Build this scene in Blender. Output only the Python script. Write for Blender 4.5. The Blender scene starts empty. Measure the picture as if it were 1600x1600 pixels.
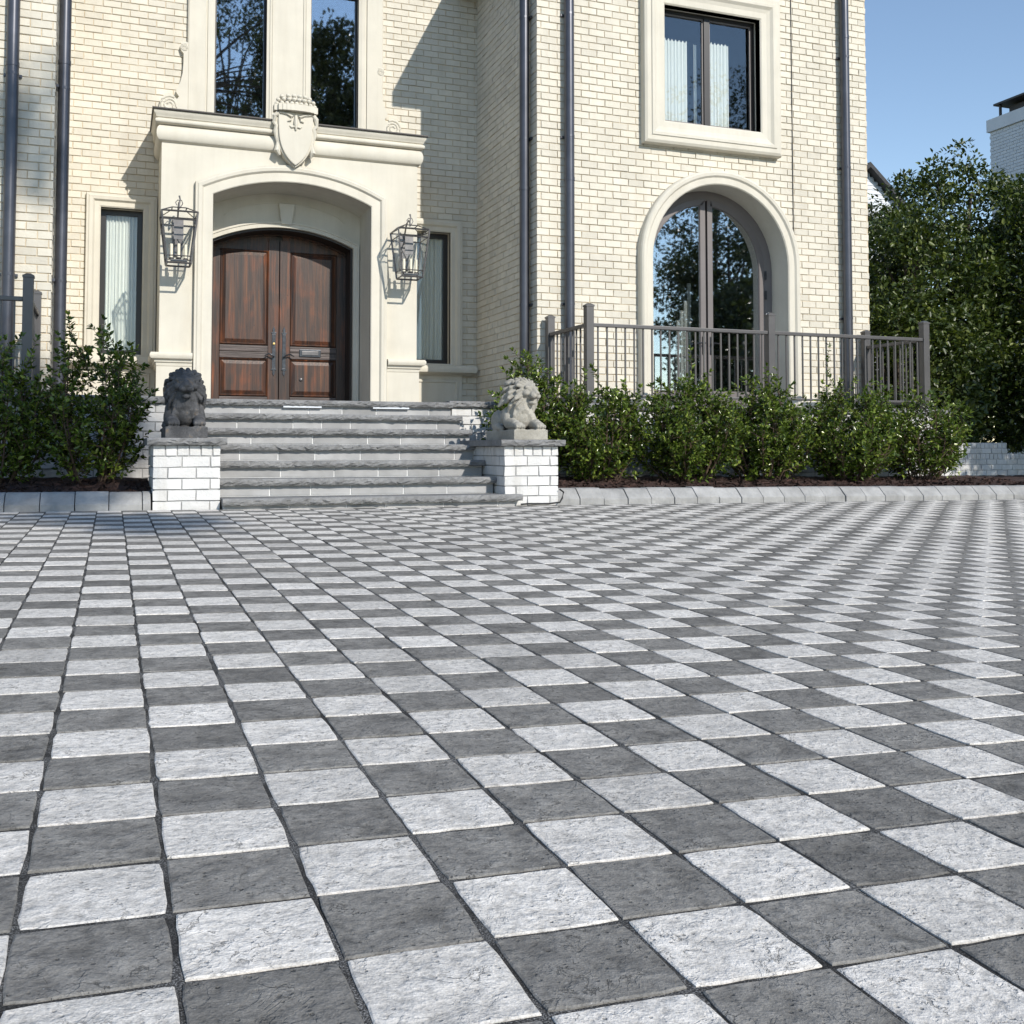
import bpy, bmesh, math, random
import numpy as np
from mathutils import Vector, Matrix

random.seed(7); rng = np.random.default_rng(7)
S = bpy.context.scene
COL = S.collection
PI = math.pi

# ------------------------------------------------------------------ camera, light, exposure
YAW, PITCH = 0.359, 0.0452
CAM = Vector((0.1135, -2.183, 0.629))
cd = bpy.data.cameras.new('camera'); cam = bpy.data.objects.new('camera', cd); COL.objects.link(cam)
cam.location = CAM
cam.rotation_euler = (PI/2 + PITCH, 0, -YAW)
cd.sensor_width = 36.0; cd.lens = 1662.65/1600*36.0
cd.shift_y = -(800-628.23)/1600
cd.clip_start = 0.05; cd.clip_end = 3000
S.camera = cam

SUN = Vector((0.327, -1.0, 0.65)).normalized()          # towards the sun
w = bpy.data.worlds.new('World'); S.world = w; w.use_nodes = True
nt = w.node_tree; nt.nodes.clear()
sky = nt.nodes.new('ShaderNodeTexSky'); sky.sky_type = 'NISHITA'; sky.sun_disc = False
sky.sun_elevation = math.asin(SUN.z); sky.sun_rotation = math.atan2(SUN.x, SUN.y)
sky.air_density = 1.0; sky.dust_density = 0.0; sky.ozone_density = 1.0
bg = nt.nodes.new('ShaderNodeBackground'); bg.inputs['Strength'].default_value = 0.138
wo = nt.nodes.new('ShaderNodeOutputWorld')
nt.links.new(sky.outputs[0], bg.inputs[0]); nt.links.new(bg.outputs[0], wo.inputs[0])
sd = bpy.data.lights.new('sun', 'SUN'); sd.energy = 3.6; sd.angle = math.radians(0.5); sd.color = (1.0, 0.94, 0.84)
so = bpy.data.objects.new('sun', sd); COL.objects.link(so); so.location = SUN*50
so.rotation_euler = (-SUN).to_track_quat('-Z', 'Y').to_euler()
S.view_settings.view_transform = 'Standard'; S.view_settings.look = 'None'
S.view_settings.exposure = 0.4; S.view_settings.gamma = 1.0; S.view_settings.use_curve_mapping = False

# ------------------------------------------------------------------ materials
class NT:
    def __init__(s, name):
        s.m = bpy.data.materials.new(name); s.m.use_nodes = True
        s.t = s.m.node_tree; s.t.nodes.clear()
        s.out = s.n('ShaderNodeOutputMaterial'); s.b = s.n('ShaderNodeBsdfPrincipled')
        s.l(s.b.outputs[0], s.out.inputs[0])
    def n(s, t, **k):
        x = s.t.nodes.new(t)
        for a, v in k.items(): setattr(x, a, v)
        return x
    def l(s, a, b): s.t.links.new(a, b)
    def set(s, **k):
        for a, v in k.items():
            i = s.b.inputs[a.replace('_', ' ')]
            i.default_value = v
        return s
    def pos(s, scale=(1, 1, 1)):
        g = s.n('ShaderNodeNewGeometry'); mp = s.n('ShaderNodeMapping'); mp.inputs['Scale'].default_value = scale
        s.l(g.outputs['Position'], mp.inputs[0]); return mp.outputs[0]
    def noise(s, scale, detail=4, rough=0.55, dist=0.0, vec=None):
        x = s.n('ShaderNodeTexNoise'); x.inputs['Scale'].default_value = scale; x.inputs['Detail'].default_value = detail
        x.inputs['Roughness'].default_value = rough; x.inputs['Distortion'].default_value = dist
        s.l(vec if vec is not None else s.pos(), x.inputs['Vector']); return x.outputs['Fac']
    def ramp(s, fac, stops):
        x = s.n('ShaderNodeValToRGB'); e = x.color_ramp.elements
        while len(e) < len(stops): e.new(0.5)
        for i, (p, c) in enumerate(stops):
            e[i].position = p; e[i].color = (*c, 1) if len(c) == 3 else c
        s.l(fac, x.inputs[0]); return x.outputs[0]
    def mix(s, fac, a, b, mode='MIX'):
        x = s.n('ShaderNodeMix', data_type='RGBA', blend_type=mode)
        for i, v in ((0, fac), (6, a), (7, b)):
            if hasattr(v, 'is_output'): s.l(v, x.inputs[i])
            else: x.inputs[i].default_value = v if i == 0 else ((*v, 1) if len(v) == 3 else v)
        return x.outputs[2]
    def math(s, op, a, b=0.5):
        x = s.n('ShaderNodeMath', operation=op)
        for i, v in ((0, a), (1, b)):
            if hasattr(v, 'is_output'): s.l(v, x.inputs[i])
            else: x.inputs[i].default_value = v
        return x.outputs[0]
    def rnd(s):                                         # one value per loose piece and per object
        g = s.n('ShaderNodeNewGeometry'); o = s.n('ShaderNodeObjectInfo')
        return s.math('FRACT', s.math('ADD', g.outputs['Random Per Island'], o.outputs['Random']))
    def bump(s, h, dist, strength=1.0, prev=None):
        x = s.n('ShaderNodeBump'); x.inputs['Distance'].default_value = dist; x.inputs['Strength'].default_value = strength
        s.l(h, x.inputs['Height'])
        if prev is not None: s.l(prev, x.inputs['Normal'])
        s.l(x.outputs[0], s.b.inputs['Normal']); return x.outputs[0]
    def col(s, c): s.l(c, s.b.inputs['Base Color']); return s

def mul(c, k): return tuple(min(1, x*k) for x in c)
def grainy(name, c, var=0.12, scale=3.0, fine=60, rough=0.75, bump=0.002, pvar=0.12, metallic=0.0, spec=0.5, streak=0.0):
    M = NT(name); M.set(Roughness=rough, Metallic=metallic)
    M.b.inputs['Specular IOR Level'].default_value = spec
    a = M.ramp(M.noise(scale, 6, 0.6), [(0.3, mul(c, 1-var)), (0.7, mul(c, 1+var))])
    r = M.rnd()
    k = M.ramp(r, [(0, (1-pvar,)*3), (1, (1, 1, 1))])
    a = M.mix(1.0, a, k, 'MULTIPLY')
    if streak:                                           # rain streaks and dull patches in the paint
        sv = M.ramp(M.noise(1.0, 7, 0.65, 0.3, M.pos((5.5, 5.5, 0.5))), [(0.36, (1-streak, 1-streak*1.1, 1-streak*1.3)), (0.55, (1, 1, 1))])
        a = M.mix(1.0, a, sv, 'MULTIPLY')
        sp = M.ramp(M.noise(38, 3, 0.7), [(0.66, (1, 1, 1)), (0.74, (1-streak*1.6,)*3)])
        a = M.mix(1.0, a, sp, 'MULTIPLY')
    M.col(a)
    if bump: M.bump(M.noise(fine, 5, 0.65), bump)
    return M.m

CREAM_BRICK = grainy('cream_painted_brick', (0.67, 0.63, 0.542), 0.07, 1.6, 45, 0.7, 0.005, 0.13, streak=0.07)
MORTAR = grainy('painted_mortar', (0.60, 0.51, 0.38), 0.16, 5, 90, 0.9, 0.002, 0.0)
STUCCO = grainy('cast_stone_trim', (0.605, 0.572, 0.495), 0.06, 2.2, 70, 0.75, 0.0012, 0.0, streak=0.055)
WHITE_BRICK = grainy('white_painted_brick', (0.63, 0.625, 0.62), 0.09, 3.5, 40, 0.6, 0.006, 0.10, streak=0.15)
WHITE_MORTAR = grainy('shaded_white_mortar', (0.36, 0.36, 0.36), 0.2, 6, 80, 0.85, 0.003, 0.0)  # joint shadow put into the colour: greyer than the white paint
KERB = grainy('kerb_concrete', (0.36, 0.358, 0.355), 0.24, 6, 30, 0.85, 0.009, 0.22)
RISER = grainy('grey_riser_stone', (0.38, 0.38, 0.385), 0.18, 4, 40, 0.8, 0.002, 0.3)
RISERJ = grainy('pale_riser_mortar', (0.7, 0.7, 0.7), 0.1, 8, 60, 0.9, 0.001, 0.0)
RAILM = grainy('grey_bronze_metal', (0.10, 0.096, 0.098), 0.1, 4, 200, 0.38, 0.0, 0.0, 0.3)
PIPEM = grainy('blue_grey_pipe_paint', (0.08, 0.083, 0.10), 0.15, 4, 200, 0.33, 0.0, 0.0, 0.55)
LANTM = grainy('lantern_metal', (0.14, 0.135, 0.14), 0.2, 12, 200, 0.4, 0.0, 0.0, 0.7)
IRON = grainy('dark_iron', (0.06, 0.065, 0.075), 0.3, 25, 150, 0.35, 0.001, 0.0, 0.8)
DARKFRAME = grainy('dark_window_frame', (0.018, 0.016, 0.016), 0.1, 4, 90, 0.35, 0.0, 0.0)
TAUPE = grainy('taupe_door_frame', (0.155, 0.137, 0.135), 0.06, 3, 90, 0.4, 0.0, 0.0)
FLASH = grainy('dark_roof_flashing', (0.03, 0.025, 0.023), 0.1, 4, 90, 0.5, 0.0, 0.0)
ROOFM = grainy('dark_roof_shingle', (0.06, 0.06, 0.065), 0.3, 6, 30, 0.9, 0.01, 0.2)
ROOM = grainy('unlit_room', (0.05, 0.05, 0.055), 0.1, 2, 30, 0.9, 0.0, 0.0)  # unlit interiors: the dimness is put into the wall colour
CURTAIN = grainy('white_curtain_cloth', (0.86, 0.835, 0.79), 0.03, 3, 90, 0.9, 0.0, 0.0)
CANDLE = grainy('ivory_candle', (0.8, 0.74, 0.6), 0.03, 3, 90, 0.5, 0.0, 0.0)
BRASS = grainy('brass', (0.55, 0.4, 0.16), 0.1, 20, 90, 0.3, 0.0, 0.0, 0.9)
SOIL = grainy('soil', (0.09, 0.075, 0.05), 0.3, 2, 30, 0.95, 0.01, 0.0)
MULCH = grainy('bark_mulch', (0.055, 0.028, 0.022), 0.4, 18, 90, 0.95, 0.01, 0.6)
BARK = grainy('bark', (0.07, 0.055, 0.042), 0.35, 9, 40, 0.9, 0.01, 0.0)
STEM = grainy('shrub_stem', (0.09, 0.06, 0.04), 0.35, 20, 90, 0.8, 0.002, 0.0)
SIDING = grainy('white_siding', (0.62, 0.65, 0.70), 0.05, 3, 60, 0.6, 0.0, 0.06)
CABLE = grainy('black_cable', (0.015, 0.015, 0.015), 0.1, 4, 90, 0.5, 0.0, 0.0)

def paver_mat(name, c, var, spec_light):
    M = NT(name); M.set(Roughness=0.82)
    M.b.inputs['Specular IOR Level'].default_value = 0.3
    r = M.rnd()
    off = M.n('ShaderNodeCombineXYZ'); k = M.math('MULTIPLY', r, 37.0)
    M.l(k, off.inputs[0]); M.l(k, off.inputs[2])
    g = M.n('ShaderNodeNewGeometry'); ad = M.n('ShaderNodeVectorMath', operation='ADD')
    M.l(g.outputs['Position'], ad.inputs[0]); M.l(off.outputs[0], ad.inputs[1]); v = ad.outputs[0]
    n1 = M.noise(13, 8, 0.60, 0.15, v)
    n2 = M.noise(60, 5, 0.62, 0.0, v)
    n3 = M.noise(260, 3, 0.6, 0.0, v)
    a = M.ramp(n1, [(0.30, mul(c, 1-var*1.3)), (0.48, c), (0.68, mul(c, 1+var*1.2))])
    a = M.mix(0.7, a, M.ramp(n2, [(0.32, (0.50,)*3), (0.46, (0.9,)*3), (0.66, (1.15,)*3)]), 'MULTIPLY')
    a = M.mix(0.7, a, M.ramp(n3, [(0.3, (0.65,)*3), (0.7, (1.2,)*3)]), 'MULTIPLY')
    a = M.mix(1.0, a, M.ramp(r, [(0, (0.74,)*3), (0.2, (0.93,)*3), (0.7, (1.0,)*3), (1, (1.12,)*3)]), 'MULTIPLY')
    vo = M.n('ShaderNodeTexVoronoi'); vo.inputs['Scale'].default_value = 130; M.l(v, vo.inputs['Vector'])
    pk = M.ramp(vo.outputs['Distance'], [(0.10, (1, 1, 1)), (0.17, (0, 0, 0))])
    cellr = M.ramp(vo.outputs['Color'], [(0.80, (0, 0, 0)), (0.84, (1, 1, 1))])
    sp = M.math('MULTIPLY', pk, cellr)
    a = M.mix(M.math('MULTIPLY', sp, 0.7), a, spec_light)
    M.col(a)
    # cleft face: flaky steps, then grain
    # cleft face: flaky steps, short cracks, pits, then grain
    n4 = M.noise(9, 5, 0.6, 0.7, v)
    st = M.ramp(n4, [(0.40, (0, 0, 0)), (0.415, (0.5,)*3), (0.565, (0.55,)*3), (0.575, (0.9,)*3), (0.8, (1, 1, 1))])
    n5 = M.noise(15, 5, 0.6, 0.5, v); n6 = M.noise(13, 2, 0.5, 0.0, v)
    ln = M.ramp(M.math('ABSOLUTE', M.math('SUBTRACT', n5, 0.5)), [(0.003, (1, 1, 1)), (0.013, (0, 0, 0))])
    cr = M.math('MULTIPLY', ln, M.ramp(n6, [(0.57, (0, 0, 0)), (0.63, (1, 1, 1))]))
    v2 = M.n('ShaderNodeTexVoronoi'); v2.inputs['Scale'].default_value = 75; M.l(v, v2.inputs['Vector'])
    pit = M.math('MULTIPLY', M.ramp(v2.outputs['Distance'], [(0.12, (1, 1, 1)), (0.26, (0, 0, 0))]), M.ramp(v2.outputs['Color'], [(0.66, (0, 0, 0)), (0.7, (1, 1, 1))]))
    hole = M.math('MAXIMUM', cr, pit)
    a = M.mix(M.math('MULTIPLY', hole, 0.6), a, mul(c, 0.35)); M.col(a)  # cracks carry the shadow side of the clefts in their colour; pits just darker
    b0 = M.bump(M.math('SUBTRACT', 1.0, hole), 0.003, 0.9)
    b1 = M.bump(st, 0.003, 0.9, b0)
    b2 = M.bump(n1, 0.014, 0.9, b1)
    b3 = M.bump(n2, 0.0045, 0.9, b2)
    M.bump(n3, 0.0012, 0.8, b3)
    return M.m
PAVE_L = paver_mat('light_paver', (0.665, 0.637, 0.598), 0.15, (0.8, 0.8, 0.8))
PAVE_D = paver_mat('dark_paver', (0.215, 0.207, 0.194), 0.30, (0.5, 0.5, 0.5))

def joint_mat():
    M = NT('joint_sand'); M.set(Roughness=0.95)
    n = M.noise(380, 3, 0.7); n2 = M.noise(9, 3, 0.5)
    a = M.ramp(n, [(0.33, (0.012,)*3), (0.50, (0.05,)*3), (0.60, (0.25,)*3), (0.75, (0.5,)*3)])
    d = M.ramp(n2, [(0.42, (0.25,)*3), (0.58, (1, 1, 1))])
    M.col(M.mix(1.0, a, d, 'MULTIPLY')); M.bump(n, 0.004)
    return M.m
JOINT = joint_mat()

def stone_mat(name, c, dark):
    M = NT(name); M.set(Roughness=0.85)
    n = M.noise(3.5, 8, 0.65, 0.4); n2 = M.noise(40, 6, 0.7)
    a = M.ramp(n, [(0.3, dark), (0.62, c)])
    a = M.mix(0.55, a, M.ramp(n2, [(0.3, (0.6,)*3), (0.7, (1.15,)*3)]), 'MULTIPLY')
    M.col(a); b = M.bump(n2, 0.006); M.bump(M.noise(130, 3), 0.001, 0.7, b)
    return M.m
BLUESTONE = stone_mat('bluestone', (0.25, 0.25, 0.252), (0.14, 0.14, 0.142))
LION_PALE = stone_mat('pale_statue_stone', (0.42, 0.40, 0.355), (0.26, 0.245, 0.21))
def dark_lion():
    M = NT('dark_statue_stone'); M.set(Roughness=0.85)
    n = M.noise(9, 6, 0.6, 0.3); n2 = M.noise(60, 5, 0.7)
    a = M.ramp(n, [(0.42, (0.055, 0.056, 0.06)), (0.58, (0.10, 0.10, 0.105)), (0.70, (0.20, 0.15, 0.10)), (0.8, (0.13, 0.055, 0.03))])  # dark grey mottled with brown patches
    a = M.mix(0.6, a, M.ramp(n2, [(0.3, (0.6,)*3), (0.7, (1.2,)*3)]), 'MULTIPLY')
    M.col(a); M.bump(n2, 0.005); return M.m
LION_DARK = dark_lion()

def wood_mat():
    M = NT('stained_knotty_wood'); M.set(Roughness=0.42)
    n = M.noise(1.0, 8, 0.62, 0.6, M.pos((16, 16, 0.9)))
    n2 = M.noise(1.0, 4, 0.5, 0.2, M.pos((90, 90, 2.0)))
    n3 = M.noise(2.2, 4, 0.5, 0.5, M.pos((1.6, 1, 1)))
    a = M.ramp(n, [(0.32, (0.016, 0.010, 0.009)), (0.47, (0.042, 0.021, 0.015)), (0.60, (0.085, 0.034, 0.017)), (0.75, (0.19, 0.075, 0.026))])
    a = M.mix(0.55, a, M.ramp(n2, [(0.3, (0.55,)*3), (0.65, (1.2,)*3)]), 'MULTIPLY')
    a = M.mix(M.ramp(n3, [(0.47, (0, 0, 0)), (0.66, (0.5,)*3)]), a, M.mix(1.0, a, (2.6, 1.6, 0.8), 'MULTIPLY'))
    vo = M.n('ShaderNodeTexVoronoi'); vo.inputs['Scale'].default_value = 5.5; M.l(M.pos((1, 1, 0.8)), vo.inputs['Vector'])
    kn = M.ramp(vo.outputs['Distance'], [(0.03, (1, 1, 1)), (0.075, (0, 0, 0))])
    a = M.mix(kn, a, (0.02, 0.01, 0.008))
    M.col(a); M.bump(n2, 0.0025); return M.m
WOOD = wood_mat()
DOORFRAME = grainy('near_black_stained_wood', (0.016, 0.010, 0.008), 0.3, 9, 90, 0.4, 0.001, 0.0)
def greywood():
    M = NT('weathered_rail_wood'); M.set(Roughness=0.5)
    n = M.noise(1.0, 6, 0.6, 0.5, M.pos((1.5, 16, 30)))
    M.col(M.ramp(n, [(0.35, (0.025, 0.018, 0.017)), (0.55, (0.08, 0.06, 0.057)), (0.7, (0.17, 0.135, 0.13))])); M.bump(n, 0.006); return M.m
GREYWOOD = greywood()

def glass_mat(name, refl=1.0, tint=(0.9, 0.93, 0.93)):
    M = NT(name); t = M.t
    tr = M.n('ShaderNodeBsdfTransparent'); tr.inputs[0].default_value = (*tint, 1)
    gl = M.n('ShaderNodeBsdfGlossy'); gl.inputs['Roughness'].default_value = 0.015; gl.inputs[0].default_value = (0.95, 0.97, 1, 1)
    lw = M.n('ShaderNodeLayerWeight'); lw.inputs['Blend'].default_value = 0.5
    f = M.math('ADD', M.math('MULTIPLY', M.math('POWER', lw.outputs['Facing'], 4.0), 0.8), refl)
    f = M.math('MINIMUM', f, 1.0)
    bp = M.n('ShaderNodeBump'); bp.inputs['Distance'].default_value = 0.0006; bp.inputs['Strength'].default_value = 0.6
    M.l(M.noise(1.6, 2, 0.5), bp.inputs['Height']); M.l(bp.outputs[0], gl.inputs['Normal'])
    mx = M.n('ShaderNodeMixShader'); M.l(f, mx.inputs[0]); M.l(tr.outputs[0], mx.inputs[1]); M.l(gl.outputs[0], mx.inputs[2])
    t.nodes.remove(M.b); M.l(mx.outputs[0], M.out.inputs[0]); return M.m
GLASS = glass_mat('window_glass', 0.34)
GLASS_LOW = glass_mat('clear_window_glass', 0.04)
GLASS_LAMP = glass_mat('lantern_glass', 0.03, (0.98, 0.985, 0.985))

def leaf_mat(name, lo, hi, tip=None, rough=0.38, trans=0.0):
    M = NT(name); M.set(Roughness=rough)
    r = M.rnd()
    st = [(0.0, lo), (0.75, hi)] + ([(0.97, tip)] if tip else [])
    a = M.ramp(r, st)
    a = M.mix(0.5, a, M.ramp(M.noise(1.2, 3), [(0.3, (0.7,)*3), (0.7, (1.15,)*3)]), 'MULTIPLY')
    M.col(a)
    if trans:
        tl = M.n('ShaderNodeBsdfTranslucent'); M.l(M.mix(1.0, a, (1.3, 1.5, 0.5), 'MULTIPLY'), tl.inputs[0])
        mx = M.n('ShaderNodeMixShader'); mx.inputs[0].default_value = trans
        M.l(M.b.outputs[0], mx.inputs[1]); M.l(tl.outputs[0], mx.inputs[2]); M.l(mx.outputs[0], M.out.inputs[0])
    return M.m
LEAF_SHRUB = leaf_mat('glossy_shrub_leaf', (0.024, 0.046, 0.008), (0.11, 0.165, 0.026), (0.27, 0.33, 0.06), 0.20, 0.18)
LEAF_TREE = leaf_mat('evergreen_leaf', (0.022, 0.040, 0.008), (0.058, 0.085, 0.014), (0.14, 0.17, 0.035), 0.42, 0.18)
LEAF_FAR = leaf_mat('dull_tree_leaf', (0.03, 0.04, 0.018), (0.07, 0.085, 0.03), (0.11, 0.12, 0.05), 0.5, 0.12)
def grass_mat():
    M = NT('lawn'); M.set(Roughness=0.95)
    M.col(M.ramp(M.noise(6, 6), [(0.3, (0.035, 0.05, 0.015)), (0.7, (0.07, 0.085, 0.03))])); M.bump(M.noise(60), 0.02); return M.m
LAWN = grass_mat()

# ------------------------------------------------------------------ mesh helpers
def wl(o):
    v = Vector((0, 0, 0))
    while o: v = v + o.location; o = o.parent
    return v
def tag(o, label=None, cat=None, group=None, kind=None):
    if label: o['label'] = label
    if cat: o['category'] = cat
    if group: o['group'] = group
    if kind: o['kind'] = kind
    return o
def thing(name, label, cat, loc=(0, 0, 0), group=None):
    o = bpy.data.objects.new(name, None); COL.objects.link(o); o.location = loc
    o.empty_display_size = 0.2
    return tag(o, label, cat, group)
def newobj(name, me, parent=None, kind=None, label=None):
    o = bpy.data.objects.new(name, me); COL.objects.link(o)
    if parent: o.parent = parent
    if kind: o['kind'] = kind
    if label: o['label'] = label
    return o
def copy_tree(o, parent=None):
    c = o.copy(); COL.objects.link(c); c.parent = parent
    for ch in list(o.children): copy_tree(ch, c)
    return c
def npmesh(name, V, F, mat, smooth=False):
    me = bpy.data.meshes.new(name); V = np.asarray(V, np.float32); F = np.asarray(F, np.int32)
    me.vertices.add(len(V)); me.vertices.foreach_set('co', V.ravel())
    k = F.shape[1]; me.loops.add(F.size); me.loops.foreach_set('vertex_index', F.ravel())
    me.polygons.add(len(F)); me.polygons.foreach_set('loop_start', np.arange(len(F), dtype=np.int32)*k)
    me.polygons.foreach_set('loop_total', np.full(len(F), k, np.int32))
    if smooth: me.polygons.foreach_set('use_smooth', np.ones(len(F), bool))
    me.update(); me.validate(); me.materials.append(mat); return me

class MB:
    def __init__(s): s.v = []; s.f = []
    def quad(s, *p): n = len(s.v); s.v += [tuple(q) for q in p]; s.f.append(tuple(range(n, n+len(p))))
    def box(s, x0, x1, y0, y1, z0, z1):
        n = len(s.v)
        s.v += [(x0, y0, z0), (x1, y0, z0), (x1, y1, z0), (x0, y1, z0), (x0, y0, z1), (x1, y0, z1), (x1, y1, z1), (x0, y1, z1)]
        s.f += [tuple(n+i for i in q) for q in ((0, 3, 2, 1), (4, 5, 6, 7), (0, 1, 5, 4), (1, 2, 6, 5), (2, 3, 7, 6), (3, 0, 4, 7))]
        return s
    def hexa(s, P):                                      # 8 free corners, same order as box
        n = len(s.v); s.v += [tuple(p) for p in P]
        s.f += [tuple(n+i for i in q) for q in ((0, 3, 2, 1), (4, 5, 6, 7), (0, 1, 5, 4), (1, 2, 6, 5), (2, 3, 7, 6), (3, 0, 4, 7))]
        return s
    def prism(s, poly, mp, h0, h1):                      # poly (a,b) extruded along the third axis
        n = len(s.v); k = len(poly)
        s.v += [mp(a, b, h0) for a, b in poly] + [mp(a, b, h1) for a, b in poly]
        s.f.append(tuple(range(n+k-1, n-1, -1))); s.f.append(tuple(range(n+k, n+2*k)))
        for i in range(k):
            j = (i+1) % k; s.f.append((n+i, n+j, n+k+j, n+k+i))
        return s
    def tube(s, path, r, n=8, cap=True):
        path = [Vector(p) for p in path]; rs = r if hasattr(r, '__len__') else [r]*len(path)
        base = len(s.v); up = Vector((0.31, 0.17, 0.93))
        for i, p in enumerate(path):
            t = (path[min(i+1, len(path)-1)]-path[max(i-1, 0)]).normalized()
            a = t.cross(up)
            if a.length < 1e-3: a = t.cross(Vector((1, 0, 0)))
            a.normalize(); b = t.cross(a)
            for k in range(n):
                q = p + (a*math.cos(2*PI*k/n)+b*math.sin(2*PI*k/n))*rs[i]; s.v.append(tuple(q))
        for i in range(len(path)-1):
            for k in range(n):
                k2 = (k+1) % n
                s.f.append((base+i*n+k, base+i*n+k2, base+(i+1)*n+k2, base+(i+1)*n+k))
        if cap:
            s.f.append(tuple(base+k for k in range(n-1, -1, -1))); s.f.append(tuple(base+(len(path)-1)*n+k for k in range(n)))
        return s
    def lathe(s, prof, c, n=16, axis='z'):
        base = len(s.v)
        for r, h in prof:
            for k in range(n):
                a = 2*PI*k/n; u, v = r*math.cos(a), r*math.sin(a)
                s.v.append((c[0]+u, c[1]+v, c[2]+h) if axis == 'z' else (c[0]+u, c[1]+h, c[2]+v))
        for i in range(len(prof)-1):
            for k in range(n):
                k2 = (k+1) % n; s.f.append((base+i*n+k, base+i*n+k2, base+(i+1)*n+k2, base+(i+1)*n+k))
        s.f.append(tuple(base+k for k in range(n-1, -1, -1))); s.f.append(tuple(base+(len(prof)-1)*n+k for k in range(n)))
        return s
    def sweep(s, path, prof, mp, closed=False, caps=True):
        """mitred sweep: path (a,b), profile (offset to the left of travel, height)"""
        k = len(path); N = []
        for i in range(k):
            def dirn(p, q): d = (q[0]-p[0], q[1]-p[1]); L = math.hypot(*d); return (d[0]/L, d[1]/L)
            d0 = dirn(path[i-1], path[i]) if (closed or i > 0) else None
            d1 = dirn(path[i], path[(i+1) % k]) if (closed or i < k-1) else None
            d0 = d0 or d1; d1 = d1 or d0
            n0 = (-d0[1], d0[0]); n1 = (-d1[1], d1[0]); m = (n0[0]+n1[0], n0[1]+n1[1])
            q = m[0]*n0[0]+m[1]*n0[1]; N.append((m[0]/q, m[1]/q))
        base = len(s.v); m = len(prof)
        for (a, b), (na, nb) in zip(path, N):
            for o, h in prof: s.v.append(mp(a+na*o, b+nb*o, h))
        for i in range(k if closed else k-1):
            i2 = (i+1) % k
            for j in range(m):
                j2 = (j+1) % m
                s.f.append((base+i*m+j, base+i*m+j2, base+i2*m+j2, base+i2*m+j))
        if caps and not closed:
            s.f.append(tuple(base+j for j in range(m-1, -1, -1))); s.f.append(tuple(base+(k-1)*m+j for j in range(m)))
        return s
    def build(s, name, mat, parent=None, kind=None, label=None, smooth=False, bevel=0.0):
        o = Vector((0, 0, 0)) if parent is None else wl(parent)
        me = bpy.data.meshes.new(name)
        me.from_pydata([(x-o.x, y-o.y, z-o.z) for x, y, z in s.v], [], s.f)
        bm = bmesh.new(); bm.from_mesh(me); bmesh.ops.recalc_face_normals(bm, faces=bm.faces)
        if bevel:
            es = [e for e in bm.edges if len(e.link_faces) == 2 and e.calc_face_angle(0) > 0.6]
            bmesh.ops.bevel(bm, geom=es, offset=bevel, segments=2, affect='EDGES', profile=0.6, clamp_overlap=True)
        bm.to_mesh(me); bm.free()
        if smooth:
            me.polygons.foreach_set('use_smooth', [True]*len(me.polygons))
            me.set_sharp_from_angle(angle=math.radians(40))
        me.materials.append(mat)
        return newobj(name, me, parent, kind, label)

XZ = lambda Y: (lambda a, b, h: (a, Y-h, b))             # path in X,Z; height towards the viewer
XYm = lambda a, b, h: (a, b, h)                          # path in X,Y; height = Z
def arc(xc, hw, zs, rise, n=24):                         # segmental arch from left to right springing
    R = (hw*hw+rise*rise)/(2*rise); zc = zs+rise-R; a0 = math.asin(min(1, hw/R))
    if rise >= hw*0.999: a0 = PI/2
    return [(xc+R*math.sin(-a0+2*a0*i/n), zc+R*math.cos(-a0+2*a0*i/n)) for i in range(n+1)]

# ------------------------------------------------------------------ ground surface
def sstep(t): t = min(1, max(0, t)); return t*t*(3-2*t)
def gz(x, y):
    s = sstep((y-2.0)/5.7); g = 0.0282*(1-s)+0.0067*s
    return 0.0146*min(9.0, max(-8, y)) - g*min(15.0, max(-6.0, x))

mb = MB()
xs = [-400, -150, -60, -25, -12]+[-8+i for i in range(0, 31)]+[30, 45, 80, 160, 400]
ys = [-400, -150, -60, -25, -14]+[-9+i for i in range(0, 24)]+[20, 30, 50, 90, 180, 400]
for x in xs:
    for y in ys: mb.v.append((x, y, gz(x, y)-0.07))
ny = len(ys)
for i in range(len(xs)-1):
    for j in range(ny-1): mb.f.append((i*ny+j, (i+1)*ny+j, (i+1)*ny+j+1, i*ny+j+1))
mb.build('ground', LAWN, kind='structure')

# ------------------------------------------------------------------ driveway of pavers
def Rc():                                                # world -> camera projection for choosing the largest pavers
    M = cam.matrix_basis.copy(); M = Matrix.LocRotScale(cam.location, cam.rotation_euler, None); return M.inverted()
RCI = Rc()
def px(P):
    q = RCI @ Vector(P)
    if q.z > -0.05: return None
    return (800+1662.65*q.x/-q.z, 628.23-1662.65*q.y/-q.z, -q.z)

DX0, DX1, DY0, DY1 = -5.0, 16.8, -4.6, 7.6
mb = MB()
nx_, ny_ = 60, 60
for i in range(nx_+1):
    for j in range(ny_+1):
        x = DX0+(DX1-DX0)*i/nx_; y = DY0+(DY1-DY0)*j/ny_; mb.v.append((x, y, gz(x, y)-0.0032))
for i in range(nx_):
    for j in range(ny_): mb.f.append((i*(ny_+1)+j, (i+1)*(ny_+1)+j, (i+1)*(ny_+1)+j+1, i*(ny_+1)+j+1))
drive = mb.build('driveway', JOINT, kind='structure')

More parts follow.
